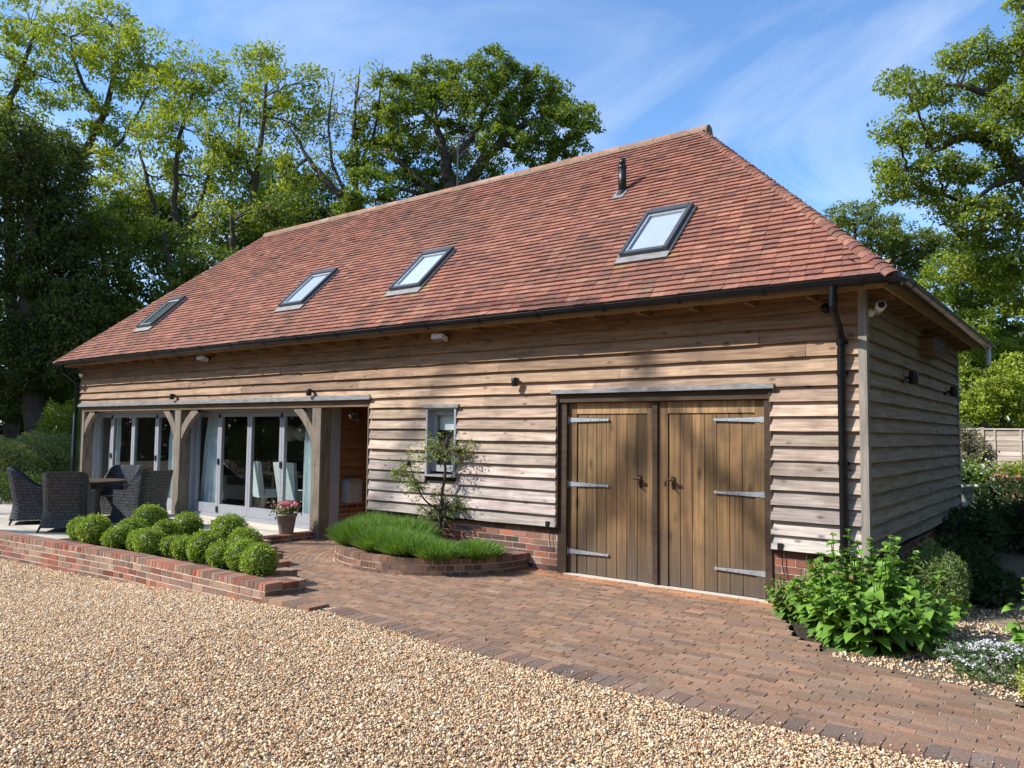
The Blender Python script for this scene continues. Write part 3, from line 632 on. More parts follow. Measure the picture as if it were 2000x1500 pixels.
# bifold doors
BY = .25
def bifold(xs, x0, x1):
    mb = MB(); mb.box(x0, x1, BY + .005, BY + .12, 2.035, 2.084); mb.box(x0, x0 + .055, BY + .006, BY + .12, .09, 2.035); mb.box(x1 - .055, x1, BY + .006, BY + .12, .09, 2.035)
    mb.box(x0, x1, BY - .06, BY + .12, .088, .13); mb.box(x0, x1, BY - .02, BY + .121, .13, .152); mb.build('bifold_frame', M['grey'], barn)
    for i in range(4):
        a, b = xs[i] + .004, xs[i + 1] - .004; d = MB(); s = .062; zb, zt = .155, 2.03
        d.box(a, a + s, BY + .02, BY + .085, zb, zt); d.box(b - s, b, BY + .02, BY + .085, zb, zt); d.box(a + s, b - s, BY + .021, BY + .084, zt - .075, zt); d.box(a + s, b - s, BY + .021, BY + .084, zb, zb + .17)
        o = d.build('bifold_door', M['grey'], barn)
        p = MB(); p.add([(a + s, BY + .05, zb + .17), (b - s, BY + .05, zb + .17), (b - s, BY + .05, zt - .075), (a + s, BY + .05, zt - .075)], [(0, 1, 2, 3)]); p.build('pane', M['glass'], o)
        if i in (0, 2):
            for hn, za, zb_ in (('handle', 1.06, 1.17), ('hinge', .17, .28), ('hinge', 1.93, 2.0)): h = MB(); h.box(b - .021, b + .028, BY, BY + .019, za, zb_); h.build(hn, M['blackm'], o)
bifold([-12.24, -11.42, -10.47, -9.51, -8.58][0:5], -12.3, -8.345)
bifold([-16.3, -15.62, -14.69, -13.71, -12.8], -16.36, -12.56)
mb = MB(); mb.box(-8.35, -8.12, .19, .4, 0, 2.3); mb.box(-16.55, -16.3, .19, .4, 0, 2.3); mb.box(-12.59, -12.27, .19, .4, .09, 2.3); mb.box(-16.3, -8.35, .2, .4, 2.09, 2.3); mb.build('frame_lining', M['grey'], barn)
# room behind the glass
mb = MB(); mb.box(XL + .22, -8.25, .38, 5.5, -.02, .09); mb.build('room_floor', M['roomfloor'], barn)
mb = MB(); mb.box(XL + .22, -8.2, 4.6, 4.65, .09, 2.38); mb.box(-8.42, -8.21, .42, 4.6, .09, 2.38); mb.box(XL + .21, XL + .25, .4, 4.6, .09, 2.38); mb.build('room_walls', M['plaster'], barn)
# porch recess
mb = MB()
for k in range(13):
    boards(mb, lambda s, o, z: (-8.19 + o, s, z), .26, 1.35, .52 + BPITCH * k, 0, 9)
o = mb.build('porch_cladding', surf('porch_boards', (.24, .11, .045), .8, .3, (30, 1.6, 30), .3), barn)
mb, mo = MB(), MB(); brickface(mb, mo, lambda s, o, z: (-8.2 + o, .2 + s, z), 1.15, -.03, .51, .0745, .225, .08, .1, .01, [(.2, .08, .055), (.17, .07, .05), (.23, .09, .06)]); mb.build('porch_bricks', M['brick'], barn); mo.build('porch_mortar', M['mortar'], barn)
mb = MB(); mb.box(-8.2, -8.15, .2, .262, .52, 2.3); mb.build('porch_trim', M['oak'], barn)
mb = MB(); mb.box(-8.2, -6.9, 1.36, 1.5, 0, 2.4); mb.build('porch_back_wall', M['darkoak'], barn)
d = MB(); d.box(-7.95, -7.03, 1.31, 1.36, .03, 2.1)
for i in range(6): d.box(-7.9 + .145 * i, -7.765 + .145 * i, 1.3, 1.31, .1, 2.0)
o = d.build('front_door', surf('dark_grey_paint', (.06, .065, .07), .45, .1, (8, 8, 8), 0), barn)
mb = MB(); mb.box(-8.14, -7.95, 1.29, 1.36, 0, 2.2); mb.box(-7.03, -6.94, 1.29, 1.36, 0, 2.2); mb.box(-7.95, -7.03, 1.29, 1.36, 2.1, 2.2); mb.build('door_frame', M['grey'], o)
mb = MB(); mb.tube([(-7.12, 1.3, 1.05), (-7.12, 1.25, 1.05), (-7.22, 1.25, 1.05)], .012, 8); mb.build('handle', M['chrome'], o)
mb = MB(); mb.box(-6.93, -6.9, .02, 1.36, 0, 2.4); mb.box(-8.2, -6.9, .17, 1.4, 2.3, 2.36); mb.build('porch_side', M['rawoak'], barn)
# ---- roof windows
def rp(x, y, n): return np.array([x, y, ZE + (y - YE) * SL]) + N1 * n
def roof_window(x0, x1, backcol):
    y0, y1 = .235, .985
    def bx(mb, xa, xb, ya, yb, n0, n1, col=(.5, .5, .5)):
        mb.hexas([[rp(xa, ya, n0), rp(xb, ya, n0), rp(xb, yb, n0), rp(xa, yb, n0), rp(xa, ya, n1), rp(xb, ya, n1), rp(xb, yb, n1), rp(xa, yb, n1)]], col)
    f = MB(); w = .05; h = .04
    bx(f, x0, x0 + w, y0, y1, 0, .12); bx(f, x1 - w, x1, y0, y1, 0, .12); bx(f, x0 + w, x1 - w, y0, y0 + h, 0, .11); bx(f, x0 + w, x1 - w, y1 - .075, y1, 0, .125)
    o = f.build('roof_window', M['alu'], barn)
    s = MB(); a, b, c, d = x0 + w + .002, x1 - w - .002, y0 + h + .002, y1 - .077; q = .032
    bx(s, a, a + q, c, d, .03, .103); bx(s, b - q, b, c, d, .03, .103); bx(s, a + q, b - q, c, c + .022, .03, .1); bx(s, a + q, b - q, d - .03, d, .03, .1); s.build('sash', M['galv'], o)
    p = MB(); p.add([rp(a + q, c + .022, .088), rp(b - q, c + .022, .088), rp(b - q, d - .03, .088), rp(a + q, d - .03, .088)], [(0, 1, 2, 3)]); p.build('pane', M['glass'], o)
    k = MB(); bx(k, a + q, b - q, c + .022, d - .03, .066, .07); k.build('blind', backcol, o)  # sheet under the pane; reflections are partly put into its colour
    l = MB(); bx(l, x0 - .03, x1 + .03, y0 - .095, y0 - .002, .054, .062); bx(l, x0 - .035, x0 - .002, y0, y1, .04, .072); bx(l, x1 + .002, x1 + .035, y0, y1, .04, .072); l.build('apron_flashing', M['lead'], o)
dark_refl = surf('dark_reflection_tone', (.07, .09, .08), .6, .2, (4, 4, 4), 0); lb = surf('pale_blind', (.5, .53, .6), .9, .06, (4, 4, 4), 0)  # the dark tone paints the greenish reflection of the leftmost roof pane
mb_ = surf('grey_blind', (.6, .64, .7), .9, .06, (4, 4, 4), 0); roof_window(-2.79, -2.15, lb); roof_window(-6.81, -6.16, mb_); roof_window(-9.58, -8.92, lb); roof_window(-14.55, -13.93, dark_refl)
fl = MB(); fx, fy = -3.575, 1.64; fz = ZE + (fy - YE) * SL
fl.tube([(fx, fy, fz - .02), (fx, fy, fz + .42)], .058, 16); fl.tube([(fx, fy, fz + .42), (fx, fy, fz + .52)], .05, 16); fl.lathe([(.058, fz + .37), (.066, fz + .38), (.066, fz + .41), (.05, fz + .425)], (fx, fy, 0), 16); fl.lathe([(.12, fz - .06), (.07, fz + .03), (.06, fz + .05)], (fx, fy, 0), 16)
o = fl.build('flue_pipe', M['blackm'], barn, True)
mb = MB(); mb.hexas([[rp(fx - .09, fy - .13, .034), rp(fx + .09, fy - .13, .034), rp(fx + .09, fy + .06, .03), rp(fx - .09, fy + .06, .03), rp(fx - .09, fy - .13, .044), rp(fx + .09, fy - .13, .044), rp(fx + .09, fy + .06, .04), rp(fx - .09, fy + .06, .04)]]); mb.build('flue_flashing', M['lead'], o)

# ------------------------------------------------------------------ fittings on the walls
def single(name, mb, mat, label, cat, group=None, smooth=False):
    return tag(mb.build(name, M[mat] if isinstance(mat, str) else mat, smooth=smooth), label, cat, group)
def spot(x, z, label):
    t = empty('wall_spotlight', (x, -.04, z)); tag(t, label, 'spotlight', 'small black wall spotlights on the front')
    b = MB(); b.lathe([(0, 0), (.03, 0), (.03, -.02), (0, -.02)], (x, -.035, z + .03), 12, axis=1); b.build('mount', M['blackm'], t)
    b = MB(); b.box(x - .012, x + .012, -.1, -.05, z + .02, z + .04); b.build('arm', M['blackm'], t)
    b = MB(); b.lathe([(0, .055), (.037, .055), (.042, .045), (.042, -.05), (.036, -.055), (.034, -.03), (0, -.03)], (x, -.12, z), 14); b.build('lamp_head', M['blackm'], t, True)
spot(-12.47, 2.34, 'small black spotlight above the middle oak post of the glazed front')
spot(-8.3, 2.325, 'small black spotlight above the oak post beside the porch')
spot(-4.15, 2.36, 'small black downlight on bare boards left of the garage doors')
def sidespot(y, z, label):
    t = empty('wall_spotlight', (.03, y, z)); tag(t, label, 'spotlight', 'black twin spotlights on the end wall')
    b = MB(); b.box(.02, .05, y - .05, y + .05, z - .05, z + .05); b.build('mount', M['blackm'], t)
    b = MB(); b.box(.05, .09, y - .015, y + .015, z - .015, z + .015); b.build('arm', M['blackm'], t)
    b = MB(); b.lathe([(0, .07), (.045, .07), (.05, .06), (.05, -.06), (.045, -.07), (0, -.07)], (.14, y, z), 14); b.build('lamp_head', M['blackm'], t, True)
sidespot(1.75, 2.385, 'black cylinder spotlight on the shaded end wall, nearer the corner post')
sidespot(4.65, 2.37, 'black cylinder spotlight on the shaded end wall, nearer the back')
def flood(x, label):
    z = 3.06; t = empty('floodlight', (x, -.05, z)); tag(t, label, 'floodlight', 'white floodlights under the eaves')
    b = MB(); b.hexas([[(x - .1, -.24, z - .06), (x + .1, -.24, z - .06), (x + .1, -.12, z - .1), (x - .1, -.12, z - .1), (x - .1, -.23, z), (x + .1, -.23, z), (x + .1, -.11, z - .04), (x - .1, -.11, z - .04)]]); b.build('lamp_body', M['white'], t)
    b = MB(); b.box(x - .05, x + .05, -.12, -.03, z - .05, z + .03); b.build('bracket', M['blackm'], t)
    b = MB(); b.hexas([[(x - .085, -.238, z - .066), (x + .085, -.238, z - .066), (x + .085, -.13, z - .103), (x - .085, -.13, z - .103), (x - .085, -.238, z - .061), (x + .085, -.238, z - .061), (x + .085, -.13, z - .098), (x - .085, -.13, z - .098)]]); b.build('lens', M['chrome'], t)
flood(-5.42, 'white floodlight under the eaves above the narrow window')
flood(-11.35, 'white floodlight under the eaves above the glazed doors')
t = empty('security_camera', (.06, .2, 2.93)); tag(t, 'white bullet security camera on the corner post under the eaves', 'security camera')
b = MB(); b.lathe([(0, 0), (.05, 0), (.05, .02), (.03, .05), (0, .05)], (.045, .12, 2.93), 14, axis=0); b.build('base', M['white'], t, True)
b = MB(); b.tube([(.09, .12, 2.93), (.12, .11, 2.945)], .02, 8); b.build('joint', M['white'], t)
b = MB(); b.tube([(.1, .22, 2.945), (.16, .05, 2.955), (.2, -.06, 2.965)], [.036, .042, .046], 14); b.build('body', M['white'], t, True)
b = MB(); b.tube([(.2, -.06, 2.965), (.203, -.068, 2.966)], .034, 14); b.build('lens', M['blackm'], t)
t = empty('security_camera', (-16.5, -.05, 2.9)); tag(t, 'tiny white dome camera at the far left end of the wall top', 'security camera')
b = MB(); b.lathe([(.05, 0), (.05, .03), (.0, .03)], (-16.4, -.1, 2.9), 12); b.build('base', M['white'], t)
b = MB(); b.lathe([(.042, 0), (.035, -.025), (.018, -.04), (0, -.042)], (-16.4, -.1, 2.9), 12); b.build('dome', M['white'], t, True)
t = empty('sensor_dome', (-.31, -.04, 2.98)); tag(t, 'small black dome sensor on the boards beside the black downpipe', 'sensor')
b = MB(); b.lathe([(0, 0), (.05, 0), (.05, -.03), (.04, -.04)], (-.31, -.035, 2.98), 14, axis=1); b.build('base', M['blackm'], t, True)
b = MB(); b.lathe([(.04, -.03), (.036, -.055), (.02, -.07), (0, -.074)], (-.31, -.035, 2.975), 14, axis=1); b.build('dome', M['black'], t, True)
t = empty('wall_vent', (.02, 3.2, 2.84)); tag(t, 'brown timber vent box high on the shaded end wall', 'vent')
b = MB(); b.box(.01, .2, 2.75, 3.5, 2.74, 2.95); b.build('box', M['rawoak'], t)
b = MB()
for k in range(5): b.box(.2, .206, 2.78, 3.47, 2.755 + .04 * k, 2.78 + .04 * k)
b.build('grille', M['darkoak'], t)
b = MB(); b.box(.01, .22, 2.72, 3.53, 2.951, 2.97); b.build('cover', M['darkoak'], t)
t = empty('porch_lantern', (-8.12, .66, 1.97)); tag(t, 'round steel bulkhead lantern on the porch side wall', 'lantern')
b = MB(); b.lathe([(0, 0), (.085, 0), (.09, .02), (.06, .04), (0, .045)], (-8.155, .66, 1.99), 18, axis=0); b.build('mount', M['chrome'], t, True)
b = MB(); b.tube([(-8.12, .66, 2.0), (-8.03, .66, 2.01), (-8.01, .66, 1.96)], .014, 8); b.build('arm', M['chrome'], t)
b = MB(); b.lathe([(0, .06), (.035, .06), (.045, .03), (.045, -.03), (.09, -.045), (.09, -.05), (0, -.045)], (-8.01, .66, 1.93), 16); b.build('lamp_shade', M['chrome'], t, True)
b = MB(); b.lathe([(.035, -.05), (.038, -.12), (.02, -.15), (0, -.152)], (-8.01, .66, 1.93), 12); b.build('glass_globe', M['glass'], t, True)
t = empty('post_box', (-8.1, .62, .72)); tag(t, 'grey metal post box with a domed lid on the porch wall', 'post box')
b = MB(); b.box(-8.15, -7.97, .47, .76, .54, .86); b.build('box', M['galv'], t)
b = MB(); a = np.linspace(0, PI, 9); b.grid(np.array([[(-8.15, .615 + .15 * math.cos(x), .862 + .07 * math.sin(x)) for x in a], [(-7.955, .615 + .15 * math.cos(x), .862 + .07 * math.sin(x)) for x in a]])); b.add([(-7.955, .615 + .15 * math.cos(x), .862 + .07 * math.sin(x)) for x in a], [list(range(9))]); b.build('lid', M['lead'], t)
def cable(x, label):
    t = empty('cable_outlet', (x, -.06, .57)); tag(t, label, 'outlet', 'small black cable outlets at the foot of the boards')
    b = MB(); b.box(x - .025, x + .025, -.07, -.036, .55, .62); b.build('box', M['blackm'], t)
    b = MB(); b.tube([(x, -.055, .55), (x + .005, -.03, .5), (x + .01, -.022, .38), (x + .03, -.022, .3)], .005, 6); b.build('cable', M['blackm'], t)
cable(-.79, 'small black cable box at the foot of the boards right of the garage doors')
cable(-3.66, 'small black cable box at the foot of the boards left of the garage doors')
t = empty('tv_aerial', (-8.1, 3.2, 6.3)); tag(t, 'thin grey television aerial standing behind the roof ridge', 'aerial')
b = MB(); b.tube([(-8.1, 3.15, 6.2), (-8.1, 3.15, 7.45)], .015, 8); b.build('mast', M['alu'], t)
b = MB(); b.tube([(-8.5, 3.35, 7.42), (-7.55, 2.9, 7.4)], .012, 6)
for i in range(9): q = i / 8; x, y = -8.5 + .95 * q, 3.35 - .45 * q; b.tube([(x - .06, y - .13, 7.41), (x + .06, y + .13, 7.41)], .006, 4)
b.build('upper_antenna', M['alu'], t)
b = MB(); b.tube([(-8.15, 3.2, 7.12), (-7.5, 2.9, 7.17)], .012, 6)
for i in range(7): q = i / 6; x, y = -8.1 + .6 * q, 3.17 - .27 * q; b.tube([(x - .05, y - .11, 7.13 + .04 * q), (x + .05, y + .11, 7.13 + .04 * q)], .006, 4)
b.build('lower_antenna', M['alu'], t)

# ------------------------------------------------------------------ terrace furniture
def wicker_chair():
    t = empty('wicker_chair'); nu = 57
    u = np.linspace(0, 1, nu); 
    def path(inset):
        hx, hy, r = .31 - inset, .31, .13
        P = []; per = np.array([.5, .2, .4, .2, .5]); per = np.cumsum(np.r_[0, per / per.sum()])
        for q in u:
            if q < per[1]: w = q / per[1]; P.append((-hx, .3 - w * (.3 + hy - inset - r)))
            elif q < per[2]: w = (q - per[1]) / (per[2] - per[1]) * PI / 2; P.append((-hx + r - r * math.cos(w), -(hy - inset) + r - r * math.sin(w)))
            elif q < per[3]: w = (q - per[2]) / (per[3] - per[2]); P.append((-hx + r + w * 2 * (hx - r), -(hy - inset)))
            elif q < per[4]: w = (q - per[3]) / (per[4] - per[3]) * PI / 2; P.append((hx - r + r * math.sin(w), -(hy - inset) + r - r * math.cos(w)))
            else: w = (q - per[4]) / (1 - per[4]); P.append((hx, -(hy - inset) + r + w * (.3 + hy - inset - r)))
        return np.array(P)
    d = np.abs(u - .5) * 2; sm = np.clip((.74 - d) / .44, 0, 1); top = .61 + .33 * (sm * sm * (3 - 2 * sm)); top = np.where(sm <= 0, .61, top)
    def wall(inset, zlo, nv):
        P = path(inset); V = []; C = []
        for k in range(nv):
            q = k / (nv - 1); z = zlo + (top - zlo) * q
            sc = 1 + .2 * np.clip((.34 - z) / .34, 0, 1) ** 1.4 + .06 * np.clip((z - .5) / .45, 0, 1)
            lean = -.1 * np.clip((z - .35) / .6, 0, 1) * np.clip(sm * 2, 0, 1)
            V.append(np.stack([P[:, 0] * sc, P[:, 1] * sc + lean, z], 1)); C.append(np.stack([u * 2.0, z, 0 * u], 1))
        return np.array(V), np.array(C)
    Vo, Co = wall(0, .07, 16); Vi, Ci = wall(.045, .36, 10); b = MB()
    b.grid(Vo[:, ::-1], Co[:, ::-1].reshape(-1, 3)); b.grid(Vi, Ci.reshape(-1, 3)); b.grid(np.array([Vo[-1], Vi[-1]]), np.array([Co[-1], Ci[-1]]).reshape(-1, 3))
    for e in (0, -1):
        i0 = 6; q = np.array([Vo[:, e], np.stack([np.interp(Vo[:, e][:, 2], Vi[:, e][:, 2], Vi[:, e][:, 0]), Vo[:, e][:, 1], Vo[:, e][:, 2]], 1)]); b.grid(q if e else q[::-1], np.stack([np.tile(np.arange(2)[:, None] * .045, (1, 16)), q[..., 2], 0 * q[..., 2]], -1).reshape(-1, 3))
    b.build('woven_shell', M['wicker'], t, True)
    b = MB(); zz = np.linspace(.07, .4, 6); xx = np.linspace(-1, 1, 12); V = []; C = []
    for z in zz: sc = 1 + .2 * max(0, (.34 - z) / .34) ** 1.4; V.append([(.3 * sc * x, .29 * sc, z) for x in xx]); C.append([(x * .3, z, 0) for x in xx])
    b.grid(np.array(V), np.array(C).reshape(-1, 3)); V = [[(x * .27, y, .4) for x in xx] for y in (.29, -.26)]; b.grid(np.array(V), np.array([[(x * .3, y, 0) for x in xx] for y in (.29, -.26)]).reshape(-1, 3)); b.build('seat', M['wicker'], t)
    for sx in (-1, 1):
        for sy in (-1, 1):
            b = MB(); x, y = sx * .31, sy * .3; b.tube([(x, y, .1), (x * 1.13, y * 1.1, 0)], [.02, .014], 8); b.build('leg', M['blackm'], t)
    return t
def gpt(px, d, z): p = at(px, 750, d); return (p[0], p[1], z)
PZ = .09
chair = wicker_chair()
spots = [((80, 13.5), 'wicker armchair on the terrace at the far left, seen from its side'), ((146, 12.55), 'wicker armchair with its tall back to the brick wall and gravel'), ((236, 14.5), 'wicker armchair behind the table, its inner back facing the drive'), ((286, 13.1), 'wicker armchair closest to the middle oak post, seen in profile')]
tcx, tcy = gpt(180, 13.65, 0)[:2]
for i, ((px_, d_), lab) in enumerate(spots):
    o = chair if i == 0 else copy_tree(chair)
    x, y, z = gpt(px_, d_, PZ); o.location = (x, y, z); o.rotation_euler.z = math.atan2(tcy - y, tcx - x) - PI / 2 + (.3 if i == 0 else 0)
    tag(o, lab, 'chair', 'dark wicker armchairs on the terrace')
t = empty('garden_table', (tcx, tcy, PZ)); tag(t, 'round wooden topped garden table between the wicker armchairs', 'table')
b = MB(); b.lathe([(0, PZ + .72), (.6, PZ + .72), (.61, PZ + .715), (.61, PZ + .69), (.6, PZ + .685), (0, PZ + .685)], (tcx, tcy, 0), 36); b.build('tabletop', M['darkoak'], t)
b = MB(); b.lathe([(.26, 0), (.2, .3), (.2, .5), (.4, .68)], (tcx, tcy, PZ), 24, col=(.5, .5, 0)); b.build('pedestal', M['blackm'], t)

# ------------------------------------------------------------------ inside the glazed room
def dining_chair():
    t = empty('dining_chair'); b = MB()
    b.hexas([[(-.23, -.25, .34), (.23, -.25, .34), (.23, -.17, .34), (-.23, -.17, .34), (-.27, -.36, 1.03), (.27, -.36, 1.03), (.27, -.29, 1.03), (-.27, -.29, 1.03)]]); b.build('backrest', M['fabric'], t)
    b = MB(); b.box(-.24, .24, -.17, .27, .34, .5); b.build('seat', M['fabric'], t)
    for x in (-.19, .19):
        for y in (-.2, .22): b = MB(); b.hexas([[(x - .018, y - .018, 0), (x + .018, y - .018, 0), (x + .018, y + .018, 0), (x - .018, y + .018, 0), (x - .026, y - .026, .34), (x + .026, y - .026, .34), (x + .026, y + .026, .34), (x - .026, y + .026, .34)]]); b.build('leg', M['lightwood'], t)
    return t
dc = dining_chair(); dc.location = (-11.05, 1.15, .09); dc.rotation_euler.z = -.25; tag(dc, 'pale green upholstered dining chair behind the third glass door', 'dining chair', 'pale dining chairs indoors')
d2 = copy_tree(dc); d2.location = (-10.2, 1.15, .09); d2.rotation_euler.z = .1; tag(d2, 'pale green upholstered dining chair behind the glass above the flower pot', 'dining chair')
t = empty('dining_table', (-10.7, 2.1, .09)); tag(t, 'dining table indoors in front of the pale chairs', 'table')
b = MB(); b.box(-11.7, -9.6, 1.55, 2.6, .8, .84); b.build('tabletop', M['lightwood'], t)
for x in (-11.6, -9.7):
    for y in (1.65, 2.5): b = MB(); b.box(x - .04, x + .04, y - .04, y + .04, .09, .8); b.build('leg', M['lightwood'], t)
for (px_, r_, lab) in ((567, .17, 'larger round white paper pendant lamp seen through the last glass door'), (590, .16, 'round white paper pendant lamp half hidden by the oak post')):
    x, y, z = on(px_, 846, 1, 2.0); t = empty('pendant_lamp', (x, y, 2.38)); tag(t, lab, 'pendant lamp', 'paper pendant lamps indoors')
    b = MB(); a = np.linspace(-PI / 2, PI / 2, 17); b.lathe([(r_ * math.cos(q) * (1 + .015 * (i % 2)), r_ * math.sin(q)) for i, q in enumerate(a)], (x, y, z), 24); b.build('lamp_shade', M['paper'], t, True)
    b = MB(); b.tube([(x, y, z + r_), (x, y, 2.38)], .005, 5); b.build('cord', M['blackm'], t)
t = empty('armchair', (-13.3, 2.2, .09)); tag(t, 'dim grey armchair deep in the room behind the second glass door', 'armchair')
b = MB(); b.box(-13.7, -12.9, 1.9, 2.6, .2, .5); b.build('seat', M['potgrey'], t)
b = MB(); b.box(-13.7, -12.9, 2.45, 2.65, .5, 1.0); b.build('backrest', M['potgrey'], t)
for x in (-13.82, -12.9): b = MB(); b.box(x, x + .12, 1.9, 2.6, .15, .7); b.build('armrest', M['potgrey'], t)
def curtain(x0, x1, top0, top1, label):
    n = 60; xs = np.linspace(0, 1, n); V = []
    for z, k in ((.13, 1.), (.8, .8), (1.5, .5), (2.25, 0)):
        a = x0 * k + top0 * (1 - k); c = x1 * k + top1 * (1 - k)
        V.append([(a + (c - a) * s, .5 + .035 * math.sin(s * 34) * (1 if z < 2 else .6) + .012 * math.sin(s * 11 + z * 2), z) for s in xs])
    b = MB(); b.grid(np.array(V)); o = b.build('curtain', M['curtain'], smooth=True); tag(o, label, 'curtain', 'pale blue curtains indoors')
curtain(-12.46, -11.7, -12.12, -11.68, 'gathered pale blue curtain right of the middle oak post')
curtain(-9.2, -8.9, -9.1, -8.9, 'narrow pale blue curtain behind the oak post by the porch')
curtain(-16.25, -15.75, -16.1, -15.75, 'gathered pale blue curtain at the far left end of the glazed doors')
curtain(-13.65, -13.3, -13.5, -13.3, 'narrow pale blue curtain left of the middle oak post')

# ------------------------------------------------------------------ leaves and plants
def unit(v): return v / (np.linalg.norm(v, axis=-1, keepdims=True) + 1e-9)
def leaves(mb, P, L_, W_, pal, up=.6, out=None, jit=.15, droop=0, w=None, face=0):
    """one folded diamond leaf at each point"""
    n = len(P); d = unit(rng.normal(0, 1, (n, 3)) + (out if out is not None else 0) + np.array([0, 0, -droop])); nr = unit(rng.normal(0, 1, (n, 3)) + np.array([0, 0, up * 2]) + face)
    s = unit(np.cross(d, nr)); nr = np.cross(s, d); ln = (L_ * rng.uniform(.65, 1.3, n))[:, None]; wd = (W_ * rng.uniform(.7, 1.25, n))[:, None]
    a = P; b = P + d * ln * .45 + s * wd * .5 + nr * wd * .12; c = P + d * ln - nr * ln * .12; e = P + d * ln * .45 - s * wd * .5 + nr * wd * .12
    V = np.stack([a, b, c, e], 1).reshape(-1, 3); i = np.arange(n)[:, None] * 4
    f = np.concatenate([i + np.array([0, 1, 2]), i + np.array([0, 2, 3])])
    mb.add(V, f, np.repeat(pick(pal, n, jit, w), 4, 0))
def curve(P0, P1, sag=.1, n=6, wig=.06):
    P0, P1 = np.array(P0, float), np.array(P1, float); t = np.linspace(0, 1, n)[:, None]; l = np.linalg.norm(P1 - P0)
    Q = P0 + (P1 - P0) * t + np.array([0, 0, 1]) * sag * l * 4 * t * (1 - t)
    Q[1:-1] += rng.normal(0, wig * l * .5, (n - 2, 3)); return Q
def tree(name, label, base, trunk, blobs, pal, cat='tree', group=None, clus=26, per=26, L_=.15, W_=.075, rc=.3, up=.5, barkm='bark', limbs=True, twig=.5, droop=.2, mat='leaf', r0=.28, shell=.55, w=None, ncl=0, twr=.012, k=1.5, kl=.86, kc=2.0):
    """trunk: list of polylines of (point, radius); blobs: (centre, radii) of foliage"""
    per = int(per * k); L_ *= kl; W_ *= kl * 1.1
    t = empty(name, base); tag(t, label, cat, group)
    tb, lf = MB(), MB(); sk = []
    for line in trunk:
        P = np.array([p for p, _ in line]); R = np.array([r for _, r in line]); q = np.linspace(0, 1, len(P)); qq = np.linspace(0, 1, len(P) * 4)
        PP = np.stack([np.interp(qq, q, P[:, i]) for i in range(3)], 1); RR = np.interp(qq, q, R)
        for _ in range(2): PP[1:-1] = (PP[:-2] + PP[1:-1] * 2 + PP[2:]) / 4
        PP[1:-1] += rng.normal(0, .25, (len(PP) - 2, 3)) * RR[1:-1, None]
        tb.tube(PP, RR, 8); sk += [(p, r) for p, r in zip(PP, RR)]
    SP = np.array([p for p, _ in sk]); SR = np.array([r for _, r in sk])
    for c, rad in blobs:
        c = np.array(c); rad = np.array(rad, float); dd = np.linalg.norm(SP - c, axis=1) + np.maximum(0, SP[:, 2] - c[2]) * 1.5; k = np.argmin(dd); anchor, ar = SP[k], min(SR[k], .5 * r0)
        if limbs:
            Q = curve(anchor, c, .08, 8, .05); rr = np.linspace(max(ar * .55, .03), .02, 8); tb.tube(Q, rr, 6)
            sub = Q
        else: sub = np.array([anchor, c])
        n = ncl or max(4, int(clus * kc * (rad.prod() / 1.0) ** .55))
        dv = unit(rng.normal(0, 1, (n, 3))); C = c + dv * (rng.uniform(shell, 1., n) ** .6)[:, None] * rad * (1 + rng.normal(0, .1, (n, 1)))
        for j in range(int(n * twig)):
            s = sub[rng.integers(len(sub) // 2, len(sub))]; tb.tube(curve(s, C[j], .06, 4, .1), np.linspace(twr, twr * .35, 4), 3, cap=False)
        m = max(1, per); off = unit(rng.normal(0, 1, (n * m, 3))) * rng.uniform(.2, 1, (n * m, 1)) ** .5; P = np.repeat(C, m, 0) + off * 1.5 * np.array([rc, rc, rc * .62]) * rng.uniform(.6, 1.2, (n, 1)).repeat(m, 0)
        # each spray of leaves keeps a shade of its own
        i0 = len(lf.c); leaves(lf, P, L_, W_, pal, up, np.repeat(dv, m, 0) * .5, .14, droop, w, off * 1.3 + np.repeat(dv, m, 0) * .9)
        lf.c[i0] = lf.c[i0] * np.repeat(rng.normal(1, .13, n), m * 4)[:, None]
    tb.build('trunk', M[barkm], t, True); lf.build('crown', M[mat], t)
    return t
def blobs_px(lst, d, dz=0., deep=1.0):
    out = []
    for q in lst:
        px_, py_, rx, ry = q[:4]; dd = d + (q[4] if len(q) > 4 else rng.uniform(-1, 1) * dz)
        a, b = rx * dd / FOC, ry * dd / FOC; out.append((at(px_, py_, dd), (a, max(a, b) * deep if False else a, b)))
    return out
def trunk_px(lst, d, r0, r1, ground=None):
    P = [at(x, y, d + (q[0] if q else 0)) for x, y, *q in lst]
    if ground is not None: P.insert(0, np.array([P[0][0], P[0][1], ground]))
    return [(p, r0 + (r1 - r0) * i / (len(P) - 1)) for i, p in enumerate(P)]
ASH = [(.34, .41, .045), (.28, .36, .04), (.42, .46, .06), (.21, .29, .032)]
OAK = [(.14, .21, .023), (.18, .25, .028), (.105, .16, .018), (.22, .28, .033)]
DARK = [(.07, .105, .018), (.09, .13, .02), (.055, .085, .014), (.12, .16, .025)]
MID = [(.2, .29, .03), (.25, .33, .035), (.15, .22, .025), (.31, .37, .042)]
